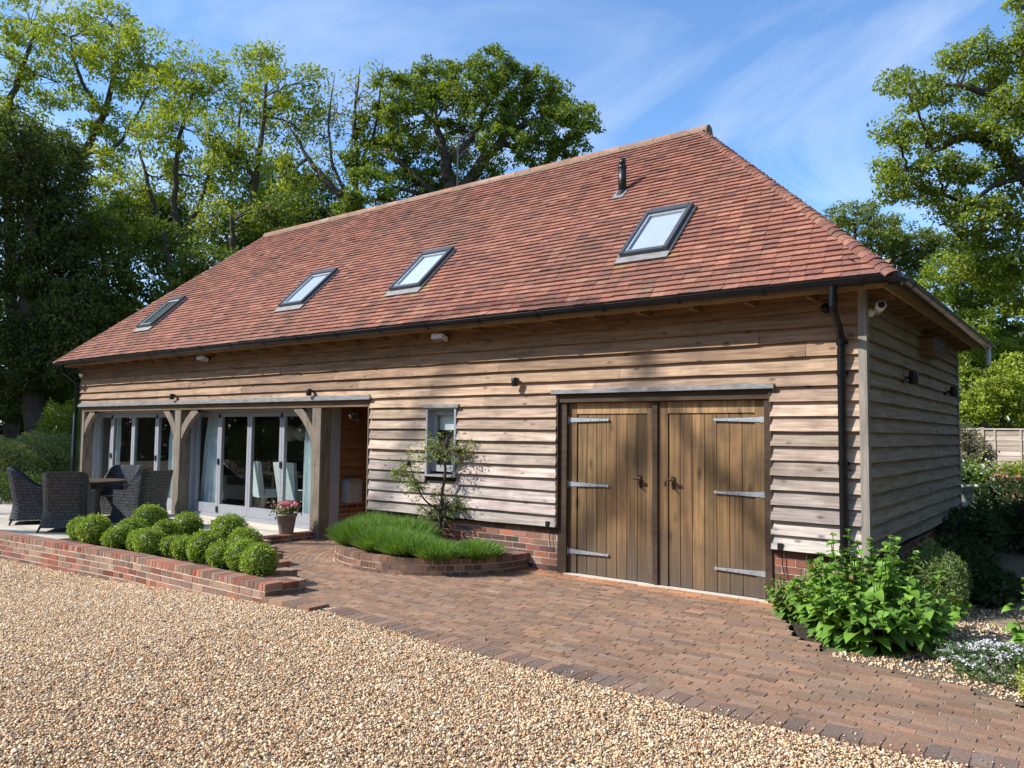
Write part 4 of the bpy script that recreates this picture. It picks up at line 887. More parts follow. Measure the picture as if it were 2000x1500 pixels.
# box balls
balls = [(-10.15, -2.72, .18), (-9.4, -2.86, .236), (-8.81, -2.87, .16), (-8.84, -2.62, .224), (-10.05, -1.73, .256), (-8.4, -2.74, .16), (-7.94, -2.84, .2), (-8.96, -2.09, .177), (-9.06, -1.68, .221), (-7.66, -2.7, .15), (-7.38, -2.68, .165), (-6.99, -2.64, .214), (-7.87, -1.75, .256), (-6.47, -2.74, .175), (-6.82, -2.2, .22), (-6.13, -2.68, .2), (-5.62, -2.82, .21)]
blab = ['box ball at the left end of the planting, half behind its larger neighbour', 'large box ball second from the left end, in the front row', 'small box ball behind the wall, left of a taller rounder one', 'tall box ball in front of the profile wicker chair, middle of the left half', 'highest box ball at the back, touching the profile wicker chair', 'small box ball half hidden, left of the fifth front row ball', 'round front row box ball just over the wall, left of the middle', 'half hidden box ball between the highest one and the middle back ones', 'back row box ball in front of the middle oak post', 'narrow box ball in the middle of the front row', 'narrow box ball immediately right of the middle of the front row', 'large front row box ball, fourth from the right end of the wall', 'broad box ball in the back row in front of the grey glazed doors', 'smaller front row box ball, third from the right end of the wall', 'back row box ball next to the paved path, behind two front ones', 'box ball half hidden behind the last ball at the right end', 'last box ball at the right end, above the wall corner']
BOX = [(.3, .42, .035), (.24, .36, .03), (.36, .47, .05), (.18, .28, .024)]
for (x, y, R_), lab in zip(balls, blab):
    R_ *= .96
    z = .085 + R_ * .88; t = empty('box_ball', (x, y, .085)); tag(t, 'round ' + lab, 'box shrub', 'clipped box balls behind the terrace wall')
    n = int(2600 * (R_ / .2) ** 2); dv = unit(rng.normal(0, 1, (n, 3))); lump = 1 + .22 * (vnoise(dv[:, 0] * 2.6 + x * 5, dv[:, 2] * 2.6 + dv[:, 1] * 2, 3) - .5) + .06 * rng.normal(0, 1, n)
    P = np.array([x, y, z]) + dv * (R_ * .93 * lump)[:, None] * np.array([1, 1, .95]); b = MB(); leaves(b, P, .03, .017, BOX, .3, dv * 1.2, .18, face=dv * 1.2)
    b.build('foliage', M['leafthick'], t)
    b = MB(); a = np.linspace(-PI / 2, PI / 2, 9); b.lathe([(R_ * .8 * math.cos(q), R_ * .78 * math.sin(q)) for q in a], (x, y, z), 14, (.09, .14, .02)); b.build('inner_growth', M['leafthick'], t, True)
    b = MB(); b.tube([(x, y, .07), (x, y, z)], .018, 6); b.build('stem', M['bark'], t)
# lavender
def spiky(name, label, cat, x, y, z, R_, h, n, pal, group=None, wd=.006, spread=.75, mat='leafthick', curl=.2):
    t = empty(name, (x, y, z)); tag(t, label, cat, group); b = MB()
    a = rng.uniform(0, 2 * PI, n); r = R_ * np.sqrt(rng.uniform(0, 1, n)); bx = np.stack([x + r * .55 * np.cos(a), y + r * .55 * np.sin(a), np.full(n, z)], 1)
    hh = h * rng.uniform(.6, 1.08, n) * (1 - .35 * (r / R_) ** 2)
    tip = bx + np.stack([np.cos(a) * r * spread + rng.normal(0, .03, n), np.sin(a) * r * spread + rng.normal(0, .03, n), hh], 1)
    s = unit(np.cross(tip - bx, rng.normal(0, 1, (n, 3)))) * wd * rng.uniform(.7, 1.3, (n, 1)); mid = bx * .4 + tip * .6; mid[:, 2] += h * curl * .4; 
    V = np.stack([bx - s, bx + s, mid + s, tip, mid - s], 1).reshape(-1, 3); i = np.arange(n)[:, None] * 5
    c = pick(pal, n, .15); b.add(V, i + np.array([0, 1, 2, 3, 4]), np.repeat(c, 5, 0))
    o = b.build('foliage', M[mat], t); return t
LAV = [(.19, .34, .06), (.15, .29, .05), (.25, .4, .09), (.11, .22, .045)]
lavs = [(-6.45, -.35, .36, .5, 'lavender clump at the left end of the curved planter, nearest the porch'), (-6.15, -.85, .36, .47, 'lavender clump at the front left of the curved planter'), (-5.75, -.45, .4, .5, 'lavender clump by the wall under the left of the small tree'), (-5.5, -1.0, .36, .42, 'lavender clump at the front of the curved planter, left of centre'), (-5.05, -1.02, .34, .38, 'lavender clump on the front curve before the small tree'), (-4.62, -.98, .27, .3, 'lavender clump at the front of the planter left of the lone right one'), (-4.32, -.62, .27, .3, 'lone rounded lavender clump at the right end of the curved planter')]
for x, y, R_, h, lab in lavs: spiky('lavender', 'bright green ' + lab, 'lavender', x, y, .15, R_, h * .86, 6500, LAV, 'lavender clumps in the curved planter', .0032, .8, curl=.05)
# small tree in the planter
d_ = 10.55
bl = blobs_px([(872, 868, 58, 36), (905, 880, 30, 28), (842, 884, 34, 28), (796, 905, 38, 36), (785, 930, 26, 28), (812, 950, 20, 26), (862, 985, 52, 32), (840, 1000, 28, 20), (896, 990, 26, 24)], d_, .12)
OLV = [(.28, .33, .13), (.23, .28, .1), (.36, .4, .2), (.18, .25, .07), (.26, .36, .08)]
tree('ornamental_tree', 'small thin ornamental tree with pale leaves in the curved planter by the narrow window', tuple(at(857, 1032, d_)), [trunk_px([(857, 1040), (862, 985), (870, 920), (868, 880), (874, 855)], d_, .026, .012), trunk_px([(860, 1000), (826, 975), (806, 930), (800, 900)], d_, .014, .006), trunk_px([(858, 1020), (838, 1008), (822, 985)], d_, .012, .005)], bl, OLV, ncl=34, per=9, L_=.045, W_=.02, rc=.045, k=1, limbs=True, twig=.9, r0=.03, shell=.2, twr=.004, mat='leaf')
# flower pot
x, y = gpt(568, 11.0, 0)[:2]; x, y = -8.38, -.42; t = empty('flower_pot', (x, y, .1)); tag(t, 'weathered terracotta flower pot with pink flowers on the terrace step', 'flower pot')
b = MB(); b.lathe([(0, .1), (.105, .1), (.11, .11), (.15, .37), (.165, .372), (.165, .41), (.15, .412), (.145, .38), (0, .375)], (x, y, 0), 24); b.build('pot', M['potgrey'], t, True)
b = MB(); P = np.array([x, y, .47]) + rng.normal(0, 1, (420, 3)) * np.array([.09, .09, .045]); leaves(b, P, .05, .03, [(.12, .17, .04), (.18, .2, .06)], .4); b.build('foliage', M['leafthick'], t)
b = MB(); P = np.array([x, y, .55]) + rng.normal(0, 1, (230, 3)) * np.array([.085, .085, .028]); leaves(b, P, .036, .034, [(.62, .13, .2), (.7, .28, .3), (.6, .1, .17), (.75, .45, .42)], 1.2); tag(b.build('flowers', M['petal'], t), kind='stuff')
# broad leaved perennials
def broadleaf(name, label, x, y, z, rx, ry, h, nst, nl, L_, pal, seedpal=None):
    t = empty(name, (x, y, z)); tag(t, label, 'plant'); sm, lf = MB(), MB(); PS, DS, LS, CS = [], [], [], []
    for i in range(nst):
        a = rng.uniform(0, 2 * PI); r = math.sqrt(rng.uniform(0, 1)); ex, ey = rx * r * math.cos(a), ry * r * math.sin(a); H = h * rng.uniform(.62, 1.05) * (1 - .5 * r * r)
        Q = curve((x + ex * .5, y + ey * .5, z), (x + ex, y + ey, z + H), .04, 6, .05); sm.tube(Q, np.linspace(.008, .004, 6), 5, cap=False)
        ph = rng.uniform(0, PI)
        for k in range(nl):
            q = (k + .4) / nl; p = np.array([np.interp(q, np.linspace(0, 1, 6), Q[:, j]) for j in range(3)]); ang = ph + k * 1.9 + rng.normal(0, .3)
            for sgn in (0, PI):
                if rng.random() < .1: continue
                an = ang + sgn; out = np.array([math.cos(an), math.sin(an), .35 + .5 * q]); out[:2] += np.array([ex, ey]) / max(rx, ry) * .8
                PS.append(p); DS.append(out); LS.append(L_ * (1.15 - .75 * q) * rng.uniform(.75, 1.2)); CS.append(q)
        for k in range(5):
            an = rng.uniform(0, 2 * PI); PS.append(Q[-1]); DS.append(np.array([math.cos(an), math.sin(an), 1.2])); LS.append(L_ * .32 * rng.uniform(.7, 1.2)); CS.append(1)
    P, D, LL, CQ = np.array(PS), unit(np.array(DS)), np.array(LS), np.array(CS); n = len(P)
    col = pick(pal, n, .12); col = col * (1 + .25 * (CQ[:, None] - .5) * np.array([1.2, .9, .4]))
    sd = unit(np.cross(D, np.array([0, 0, 1.]) + rng.normal(0, .25, (n, 3)))); up = np.cross(sd, D)
    prof = [(.0, .03), (.1, .36), (.28, .6), (.5, .58), (.74, .37), (.9, .13), (1., .0)]; rows = []
    dr = rng.uniform(.35, .95, n)
    for tt, wv in prof:
        c = P + D * (LL * tt)[:, None] + np.array([0, 0, -1.]) * (LL * dr * tt ** 2.)[:, None]; w_ = (LL * wv * .62)[:, None]
        rows.append(np.stack([c + sd * w_ + up * w_ * .35, c, c - sd * w_ + up * w_ * .35], 1))
    V = np.stack(rows, 1); R_ = len(prof); V = V.reshape(n, R_ * 3, 3); i = np.arange(n)[:, None, None] * R_ * 3; f = []
    for k in range(R_ - 1):
        for j in range(2): q = k * 3 + j; f.append([q, q + 1, q + 4, q + 3])
    lf.add(V.reshape(-1, 3), (i + np.array(f)[None]).reshape(-1, 4), np.repeat(col, R_ * 3, 0))
    sm.build('stems', M['stem'], t, True); lf.build('leaves', M['leafthick'], t, True); return t
BR = [(.15, .3, .035), (.12, .25, .03), (.18, .34, .045), (.1, .2, .028)]
broadleaf('leafy_perennial', 'big bright green broad leaved plant spilling onto the paving at the house corner', .24, -.85, -.02, .72, .76, .9, 92, 7, .2, BR)
broadleaf('leafy_perennial', 'lower bushy green plant against the brick plinth right of the garage doors', -.5, -.42, -.02, .34, .38, .5, 44, 6, .105, [(.13, .23, .035), (.11, .2, .03), (.16, .27, .05)])
broadleaf('leafy_perennial', 'tall broad leaved plant cut by the right edge of the picture', 1.5, -.92, -.02, .3, .35, .9, 22, 7, .17, BR)
def shrub(name, label, x, y, z, rx, ry, h, pal, n, L_, W_, cat='shrub', group=None, mat='leaf', up=.5, stems=9):
    t = empty(name, (x, y, z)); tag(t, label, cat, group); lf, sm = MB(), MB()
    dv = unit(rng.normal(0, 1, (n, 3))); rr = rng.uniform(.35, 1, n) ** .5; lump = 1 + .5 * (vnoise(dv[:, 0] * 2.5 + x, dv[:, 1] * 2.5 + dv[:, 2] * 2 + y, 6) - .5)
    P = np.array([x, y, z + h * .5]) + dv * (rr * lump)[:, None] * np.array([rx, ry, h * .5]); P[:, 2] = np.maximum(P[:, 2], z + .01); leaves(lf, P, L_, W_, pal, up, dv * .7, .15, face=dv)
    for k in range(stems):
        e = np.array([x, y, z + h * .5]) + unit(rng.normal(0, 1, 3) + np.array([0, 0, .6])) * np.array([rx, ry, h * .5]) * .85; sm.tube(curve((x + rng.normal(0, rx * .1), y + rng.normal(0, ry * .1), z - .03), e, .1, 5, .08), np.linspace(.012, .004, 5) * max(1, h), 5, cap=False)
    sm.build('stems', M['bark'], t); lf.build('foliage', M[mat], t); return t
ROS = [(.18, .26, .07), (.23, .31, .1), (.14, .21, .06)]
shrub('rosemary', 'sunlit needle leaved rosemary bush behind the broad leaved corner plant', .52, .55, -.02, .27, .3, .68, ROS, 7000, .055, .009, 'rosemary', None, 'leafthick', .1, 20)
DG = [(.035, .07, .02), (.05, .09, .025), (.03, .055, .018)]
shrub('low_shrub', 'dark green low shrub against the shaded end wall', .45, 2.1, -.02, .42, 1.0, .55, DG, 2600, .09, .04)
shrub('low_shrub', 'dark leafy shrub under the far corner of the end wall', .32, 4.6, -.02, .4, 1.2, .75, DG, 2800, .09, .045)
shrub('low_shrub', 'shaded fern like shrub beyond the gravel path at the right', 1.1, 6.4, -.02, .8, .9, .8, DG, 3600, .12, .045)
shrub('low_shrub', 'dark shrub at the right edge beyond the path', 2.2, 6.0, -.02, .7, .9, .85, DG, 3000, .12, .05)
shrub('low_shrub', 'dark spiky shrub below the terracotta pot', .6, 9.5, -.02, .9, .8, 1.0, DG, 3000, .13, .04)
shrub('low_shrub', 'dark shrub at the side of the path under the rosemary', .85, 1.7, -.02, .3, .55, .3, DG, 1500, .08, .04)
t = shrub('candytuft', 'low mat of small white flowers spreading beside the paving', 1.22, -1.28, -.03, .42, .4, .22, [(.06, .12, .03), (.08, .15, .035)], 4200, .03, .012, 'flowers', None, 'leafthick', stems=3)
b = MB()
for k in range(120):
    q = rng.uniform(0, 2 * PI); r_ = math.sqrt(rng.uniform(0, 1)) * .42; c = np.array([1.22 + r_ * math.cos(q), -1.28 + r_ * math.sin(q) * .95, .225 - r_ * .33 + rng.normal(0, .015)]); leaves(b, c + rng.normal(0, 1, (14, 3)) * np.array([.014, .014, .007]), .018, .017, [(.8, .78, .78), (.74, .7, .74)], 2)
tag(b.build('flowers', M['petal'], t), kind='stuff')
shrub('yellow_sedum', 'bright yellow green cushion plant at the right edge of the paving', 1.5, -1.72, -.03, .16, .2, .24, [(.4, .4, .05), (.32, .36, .05)], 1300, .025, .014, 'plant', None, 'leafthick', stems=2)
g = MB(); g.add([(-.86, .0, -.022), (-.74, -.1, -.022), (-.32, -1.06, -.022), (.2, -1.62, -.022), (.6, -1.72, -.022), (.6, .0, -.022)], [(0, 1, 2, 3, 4, 5)]); tag(g.build('corner_bed_soil', M['soil']), kind='structure')
# garden path, stones
g = MB(); g.grid(np.array([[(x, y, -.016 + .006 * vnoise(x * 3, y * 3, 2)) for y in np.linspace(-1.95, 12, 40)] for x in np.linspace(.02, 3.4, 14)])); tag(g.build('garden_path', surf('path_gravel', (.17, .13, .09), .95, .8, (55, 55, 55), 1., dist=.02)), kind='structure')
n = 16000; qx = rng.uniform(.1, 2.6, n); qy = rng.uniform(-1.9, 3.0, n); ok = (qy > np.interp(qx, [0, .57, 1.1, 1.4, 4], [-1.68, -1.72, -1.8, -2.05, -2.2]) + .03); qx, qy = qx[ok], qy[ok]; n = len(qx)
V = OCT[None] * rng.uniform(.7, 1.3, (n, 1, 3)) * rng.lognormal(math.log(.0085), .3, (n, 1, 1)) + np.stack([qx, qy, np.full(n, -.008)], -1)[:, None]
pb = MB(); pb.add(V.reshape(-1, 3), (OF[None] + (np.arange(n) * 6)[:, None, None]).reshape(-1, 3), np.repeat(pick(pal, n, .2), 6, 0)); tag(pb.build('path_gravel', M['pebble'], smooth=True), 'loose pale gravel on the side path between the plants', 'gravel', kind='stuff')
for x, y, rx, ry, lab in ((.75, -.95, .3, .2, 'stepping stone half under the broad leaved corner plant'), (1.15, -.35, .3, .22, 'sunlit sandstone stepping stone behind the white flowers'), (1.2, .55, .28, .2, 'stepping stone half in shade beyond the sunlit one'), (1.15, 1.7, .3, .2, 'shaded stepping stone farthest along the side path')):
    b = MB(); a = np.arange(11) * 2 * PI / 11; rr = 1 + rng.normal(0, .09, 11); P = [(x + rx * k * math.cos(q), y + ry * k * math.sin(q)) for q, k in zip(a, rr)]
    V = [(u_, v_, -.04) for u_, v_ in P] + [(u_, v_, .006) for u_, v_ in P] + [(x + (u_ - x) * .93, y + (v_ - y) * .93, .014) for u_, v_ in P]
    b.add(V, [[i, (i + 1) % 11, 11 + (i + 1) % 11, 11 + i] for i in range(11)] + [[11 + i, 11 + (i + 1) % 11, 22 + (i + 1) % 11, 22 + i] for i in range(11)] + [[22 + i for i in range(11)]]); single('stepping_stone', b, 'stone', 'flat ' + lab, 'stepping stone', 'stepping stones on the side path')
# back garden: fence, pots
t = empty('garden_fence', (0, 17, 0)); tag(t, 'pale weathered lap panel fence at the end of the side garden', 'fence')
FP = [(.46, .38, .31), (.52, .44, .37), (.4, .33, .27), (.56, .47, .38)]
for i, x in enumerate((-4.6, -2.75, -.9, .95, 2.8, 4.65)):
    b = MB(); b.box(x - .05, x + .05, 16.95, 17.05, -.1, 1.98, (.5, .38, .27)); b.box(x - .06, x + .06, 16.94, 17.06, 1.98, 2.01, (.5, .38, .27)); b.build('fence_post', M['fence'], t)
    if i < 5:
        b = MB()
        for k in range(13): z = .12 + k * .14; j = rng.normal(0, .004, 2); b.hexas([[(x + .05, 16.97, z + j[0]), (x + 1.8, 16.97, z + j[1]), (x + 1.8, 17.0, z), (x + .05, 17.0, z), (x + .05, 16.985, z + .165), (x + 1.8, 16.985, z + .165), (x + 1.8, 17.0, z + .165), (x + .05, 17., z + .165)]], pick(FP, 1, .1)[0])
        for q in (.3, .9, 1.5): b.box(x + q - .02, x + q + .02, 16.95, 16.969, .12, 1.95, (.5, .42, .34))
        b.box(x + .05, x + 1.8, 16.94, 17.03, 1.95, 1.985, (.6, .52, .44)); b.build('fence_panel', M['fence'], t)
def pot(name, label, x, y, z, r_, h, mat, fpal, cat='plant pot', fh=.3, flower=None):
    t = empty(name, (x, y, z)); tag(t, label, cat); b = MB(); b.lathe([(0, z), (r_ * .75, z), (r_ * .8, z + .02), (r_, z + h - .06), (r_ * 1.1, z + h - .06), (r_ * 1.1, z + h), (r_ * .95, z + h), (r_ * .9, z + h - .05), (0, z + h - .05)], (x, y, 0), 22); b.build('pot', M[mat], t, True)
    b = MB(); P = np.array([x, y, z + h + fh * .4]) + rng.normal(0, 1, (600, 3)) * np.array([r_ * .6, r_ * .6, fh * .35]); leaves(b, P, .09, .05, fpal, .3); b.build('foliage', M['leaf'], t)
    if flower: b = MB(); P = np.array([x, y, z + h + fh * .75]) + rng.normal(0, 1, (90, 3)) * np.array([r_ * .6, r_ * .6, fh * .25]); leaves(b, P, .07, .06, flower, 1); tag(b.build('flowers', M['petal'], t), kind='stuff')
p = at(1988, 900, 19); pot('terracotta_pot', 'wide terracotta pot with a green plant in front of the fence', p[0], p[1], .28, .42, .55, 'terra', MID)
p = at(1906, 900, 15.5); pot('patterned_pot', 'white and black patterned pot with lime green leaves and white flowers', p[0], p[1], .35, .2, .45, 'ceramic', [(.2, .3, .04), (.26, .36, .06)], fh=.4, flower=[(.8, .8, .76)])
p = at(1881, 900, 14.6); pot('patterned_pot', 'white and black patterned pot half hidden by the end wall corner', p[0], p[1], .4, .16, .45, 'ceramic', [(.1, .17, .04)], fh=.3)
g = MB(); g.box(-3, 6, 11.5, 17, -.03, .02); tag(g.build('back_paving', surf('pale_brick_paving', (.45, .3, .2), .9, .25, (9, 9, 9), .2)), kind='structure')
g = MB(); g.box(-1.3, .7, 13.6, 15.6, .0, .34); g.box(-1.4, 2, 18.0 - .01, 18.1, 0, .3); single('stone_ledge', g, 'stone', 'low stone ledge carrying the patterned pots', 'ledge')
p = at(1990, 950, 19); g = MB(); g.box(p[0] - .8, p[0] + .9, p[1] - .7, p[1] + .6, 0, .28); single('stone_ledge', g, 'stone', 'low stone ledge under the wide terracotta pot', 'ledge')
tree('climbing_shrub', 'grey leaved climbing shrub growing against the pale fence', tuple(at(1885, 960, 20.6)), [trunk_px([(1885, 985), (1890, 900), (1895, 850)], 20.6, .05, .02)], blobs_px([(1885, 850, 26, 30), (1905, 880, 24, 36), (1880, 900, 24, 34), (1925, 900, 14, 36), (1900, 925, 26, 24)], 20.7, .2), [(.14, .17, .09), (.19, .21, .12), (.1, .13, .06)], 'climber', ncl=40, per=18, L_=.07, W_=.035, rc=.12, r0=.06)

lt = MB(); n = 260; qx = rng.uniform(-8, 3, n); qy = np.where(rng.random(n) < .5, rng.uniform(-7, -.1, n), edgey(qx) + .2 + rng.exponential(.5, n)); ok = (qx > -7) | (qy > -3); qx, qy = qx[ok], qy[ok]; n = len(qx)
leaves(lt, np.stack([qx, qy, np.where(qy > edgey(qx), .006, gz(qx, qy) + .012)], 1), .035, .018, [(.25, .16, .07), (.3, .22, .08), (.2, .22, .06), (.16, .1, .05)], 3)
tag(lt.build('leaf_litter', M['leaf']), 'few dry fallen leaves scattered over gravel and paving', 'leaf litter', kind='stuff')
# ------------------------------------------------------------------ trees
D = 31.
tree('ash_tree', 'tall bright green ash leaning over the dark trees at the far left', tuple(at(30, 830, D)), [trunk_px([(30, 640), (60, 470), (120, 370), (165, 300), (205, 225), (222, 140), (235, 80)], D, .3, .06, 0), trunk_px([(30, 640), (15, 400), (5, 250), (40, 140), (70, 60)], D, .24, .05), trunk_px([(205, 225), (170, 180), (140, 110)], D, .12, .05), trunk_px([(165, 300), (230, 290), (280, 200)], D, .1, .04)],
     blobs_px([(60, 40, 70, 50), (10, 110, 55, 60), (140, 70, 70, 50), (210, 40, 60, 50), (275, 95, 50, 45), (235, 130, 60, 45), (110, 160, 60, 45), (40, 210, 60, 45), (170, 215, 45, 40), (270, 170, 40, 40), (320, 130, 25, 40), (205, 330, 42, 40), (180, 390, 42, 40), (30, 300, 60, 45), (130, 290, 50, 35), (250, 260, 40, 40)], D, 1.4), ASH, group='trees behind the barn', clus=16, per=34, L_=.2, W_=.085, rc=.33, r0=.3, droop=.5, k=1.5, kc=1.5, twr=.018)
D = 29.
tree('ash_tree', 'slender ash with several dark stems left of the roof hip', tuple(at(350, 800, D)), [trunk_px([(345, 640), (360, 520), (340, 400), (345, 280), (380, 170)], D, .22, .05, 0), trunk_px([(345, 560), (310, 440), (285, 340), (270, 290)], D, .12, .04), trunk_px([(350, 480), (400, 380), (425, 260)], D, .12, .04)],
     blobs_px([(375, 135, 55, 40), (330, 190, 55, 45), (420, 180, 50, 50), (360, 250, 60, 45), (300, 260, 40, 45), (430, 270, 45, 50), (310, 350, 50, 45), (240, 370, 40, 40), (235, 430, 40, 40), (380, 350, 55, 45), (270, 420, 45, 50)], D, 1.2), ASH, group='trees behind the barn', clus=17, per=34, L_=.19, W_=.08, rc=.33, r0=.25, droop=.5, k=1.5, kc=1.5, twr=.018)
D = 28.
tree('ash_tree', 'pale fresh leaved ash above the left roof hip', tuple(at(480, 700, D)), [trunk_px([(430, 560), (470, 470), (500, 360), (515, 240), (520, 150)], D, .2, .05, 0), trunk_px([(470, 470), (530, 400), (560, 320)], D, .1, .03), trunk_px([(500, 360), (465, 280), (470, 200)], D, .09, .03)],
     blobs_px([(505, 125, 55, 36), (545, 170, 45, 45), (480, 200, 45, 45), (560, 240, 50, 45), (500, 290, 50, 45), (430, 330, 50, 45), (480, 370, 55, 45), (560, 340, 45, 40), (420, 420, 50, 40), (530, 430, 40, 40), (610, 165, 28, 30), (615, 220, 25, 40)], D, 1.2), ASH + [(.22, .28, .05)], group='trees behind the barn', clus=17, per=34, L_=.18, W_=.08, rc=.32, r0=.22, droop=.5, k=1.5, kc=1.5, twr=.018)
D = 27.
tree('ash_tree', 'half bare dying ash with many grey twigs left of the big oak', tuple(at(690, 600, D)), [trunk_px([(670, 385), (630, 345), (600, 310), (580, 270), (560, 240)], D, .13, .02), trunk_px([(690, 420), (700, 330), (690, 240), (700, 160), (703, 130)], D, .14, .008, 0), trunk_px([(700, 330), (735, 250), (745, 150), (748, 120)], D, .07, .006), trunk_px([(690, 400), (650, 330), (640, 240), (650, 170), (655, 140)], D, .07, .006), trunk_px([(600, 310), (570, 330), (545, 300)], D, .07, .03)],
     blobs_px([(700, 190, 40, 50), (660, 220, 40, 50), (745, 150, 25, 35), (630, 270, 35, 40), (580, 250, 30, 40), (600, 350, 40, 40), (650, 320, 35, 40), (570, 400, 40, 30)], D, 1), [(.22, .27, .05), (.27, .31, .06)], group='trees behind the barn', kc=1, clus=26, per=9, L_=.18, W_=.07, rc=.3, r0=.16, twig=1., droop=.3, twr=.018)
D = 26.5
tree('oak_tree', 'broad dense dark green oak rising behind the roof ridge', tuple(at(880, 800, D)), [trunk_px([(880, 560), (885, 400), (870, 320), (850, 240)], D, .45, .1, 0), trunk_px([(885, 400), (940, 320), (1000, 250), (1060, 230)], D, .25, .06), trunk_px([(885, 420), (810, 340), (750, 290)], D, .2, .06), trunk_px([(870, 320), (930, 260), (960, 180)], D, .15, .05)],
     blobs_px([(765, 190, 42, 45), (810, 175, 40, 38), (850, 155, 45, 38), (740, 245, 45, 40), (800, 240, 45, 40), (870, 205, 50, 40), (925, 160, 50, 45), (965, 130, 40, 32), (1000, 170, 45, 40), (1050, 180, 42, 38), (1095, 200, 38, 35), (1130, 230, 30, 34), (1085, 250, 50, 35), (1020, 230, 50, 40), (950, 220, 50, 40), (905, 280, 40, 32), (985, 285, 50, 30), (1045, 300, 40, 25), (1110, 285, 40, 20), (820, 300, 45, 35), (755, 310, 40, 40), (700, 300, 30, 40), (720, 370, 50, 40), (790, 370, 50, 35), (860, 360, 50, 30), (680, 400, 35, 25), (930, 335, 45, 25), (1150, 250, 18, 18)], D, 1.6), OAK, group='trees behind the barn', clus=30, per=36, L_=.14, W_=.08, rc=.19, r0=.4, droop=.1, shell=.75)
D = 24.
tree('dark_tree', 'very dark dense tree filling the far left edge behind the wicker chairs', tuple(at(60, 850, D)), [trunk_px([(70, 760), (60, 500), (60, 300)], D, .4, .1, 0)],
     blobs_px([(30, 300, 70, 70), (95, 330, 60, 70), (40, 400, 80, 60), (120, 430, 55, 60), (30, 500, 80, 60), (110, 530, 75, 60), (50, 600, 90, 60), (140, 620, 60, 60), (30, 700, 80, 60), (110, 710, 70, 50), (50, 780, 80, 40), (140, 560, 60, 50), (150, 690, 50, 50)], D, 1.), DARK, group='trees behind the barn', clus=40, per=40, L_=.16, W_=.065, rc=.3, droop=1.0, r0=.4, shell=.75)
D = 26.
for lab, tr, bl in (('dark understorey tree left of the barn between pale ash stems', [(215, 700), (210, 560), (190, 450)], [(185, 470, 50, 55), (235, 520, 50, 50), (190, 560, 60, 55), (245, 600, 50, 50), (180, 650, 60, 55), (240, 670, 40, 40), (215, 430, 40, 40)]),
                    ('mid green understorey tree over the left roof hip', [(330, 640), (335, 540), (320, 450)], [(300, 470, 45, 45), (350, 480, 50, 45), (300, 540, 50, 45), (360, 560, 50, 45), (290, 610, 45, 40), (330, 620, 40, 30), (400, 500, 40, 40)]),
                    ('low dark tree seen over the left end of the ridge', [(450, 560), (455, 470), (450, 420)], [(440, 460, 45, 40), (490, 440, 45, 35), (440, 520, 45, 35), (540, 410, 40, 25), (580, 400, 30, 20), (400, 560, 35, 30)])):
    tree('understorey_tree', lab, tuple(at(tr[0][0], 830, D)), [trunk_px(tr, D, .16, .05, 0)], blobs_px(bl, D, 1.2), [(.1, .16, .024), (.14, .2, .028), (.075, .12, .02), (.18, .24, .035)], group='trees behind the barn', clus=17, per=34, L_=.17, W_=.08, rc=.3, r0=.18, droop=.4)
D = 40.
for lab, x0, x1, y0, y1 in (('distant woodland tree low behind the far left trees', 60, 260, 420, 760), ('distant woodland tree low behind the slender ash', 260, 450, 400, 640), ('distant woodland tree low behind the dying ash', 450, 680, 330, 480)):
    bl = [(rng.uniform(x0, x1), rng.uniform(y0, y1), 55, 50) for _ in range(9)]
    tree('woodland_tree', lab, tuple(at((x0 + x1) / 2, 850, D)), [trunk_px([((x0 + x1) / 2, y1), ((x0 + x1) / 2 + 10, y0)], D, .25, .06, 0)], blobs_px(bl, D, 2.5), [(.05, .085, .022), (.07, .12, .03)], group='trees behind the barn', clus=12, per=26, L_=.26, W_=.12, rc=.45, r0=.2)
D = 17.
tree('oak_tree', 'big gnarled oak with long limbs reaching in from the right edge', tuple(at(2110, 830, D)), [trunk_px([(2120, 700), (2100, 480), (2070, 330), (2030, 210), (2000, 120)], D, .42, .1, 0), trunk_px([(2090, 430), (2000, 345), (1930, 270), (1880, 265), (1820, 300), (1770, 330)], D, .2, .03), trunk_px([(2070, 330), (1985, 220), (1910, 175), (1850, 165)], D, .16, .03), trunk_px([(2095, 470), (1990, 430), (1910, 400), (1840, 380)], D, .15, .03), trunk_px([(2000, 345), (1940, 360), (1870, 420), (1835, 440)], D, .07, .02)],
     blobs_px([(1745, 160, 26, 28), (1780, 190, 40, 35), (1830, 175, 40, 30), (1870, 115, 30, 28), (1905, 100, 35, 32), (1945, 130, 40, 35), (1985, 110, 35, 40), (1925, 180, 45, 35), (1985, 200, 40, 40), (1745, 260, 35, 28), (1790, 275, 40, 30), (1840, 255, 45, 28), (1900, 245, 40, 32), (1955, 265, 45, 32), (1725, 330, 26, 26), (1770, 335, 45, 24), (1830, 325, 45, 25), (1800, 375, 45, 22), (1745, 375, 30, 18), (1880, 335, 40, 28), (1940, 330, 45, 32), (1860, 390, 35, 22), (1905, 410, 45, 32), (1960, 400, 45, 38), (1930, 460, 45, 32), (1880, 470, 35, 26), (1900, 520, 40, 30), (1945, 540, 40, 32), (1990, 590, 35, 35), (1985, 460, 30, 40), (1975, 520, 40, 35), (1840, 415, 22, 16), (1993, 10, 22, 22), (2040, 60, 50, 50), (2050, 160, 50, 50), (2060, 280, 50, 50), (2060, 400, 50, 50)], D, .9), [(.25, .32, .035), (.21, .28, .03), (.3, .36, .042), (.15, .21, .025)], group='trees right of the barn', clus=62, per=24, L_=.095, W_=.055, rc=.15, r0=.34, droop=.1, shell=.5)
D = 26.
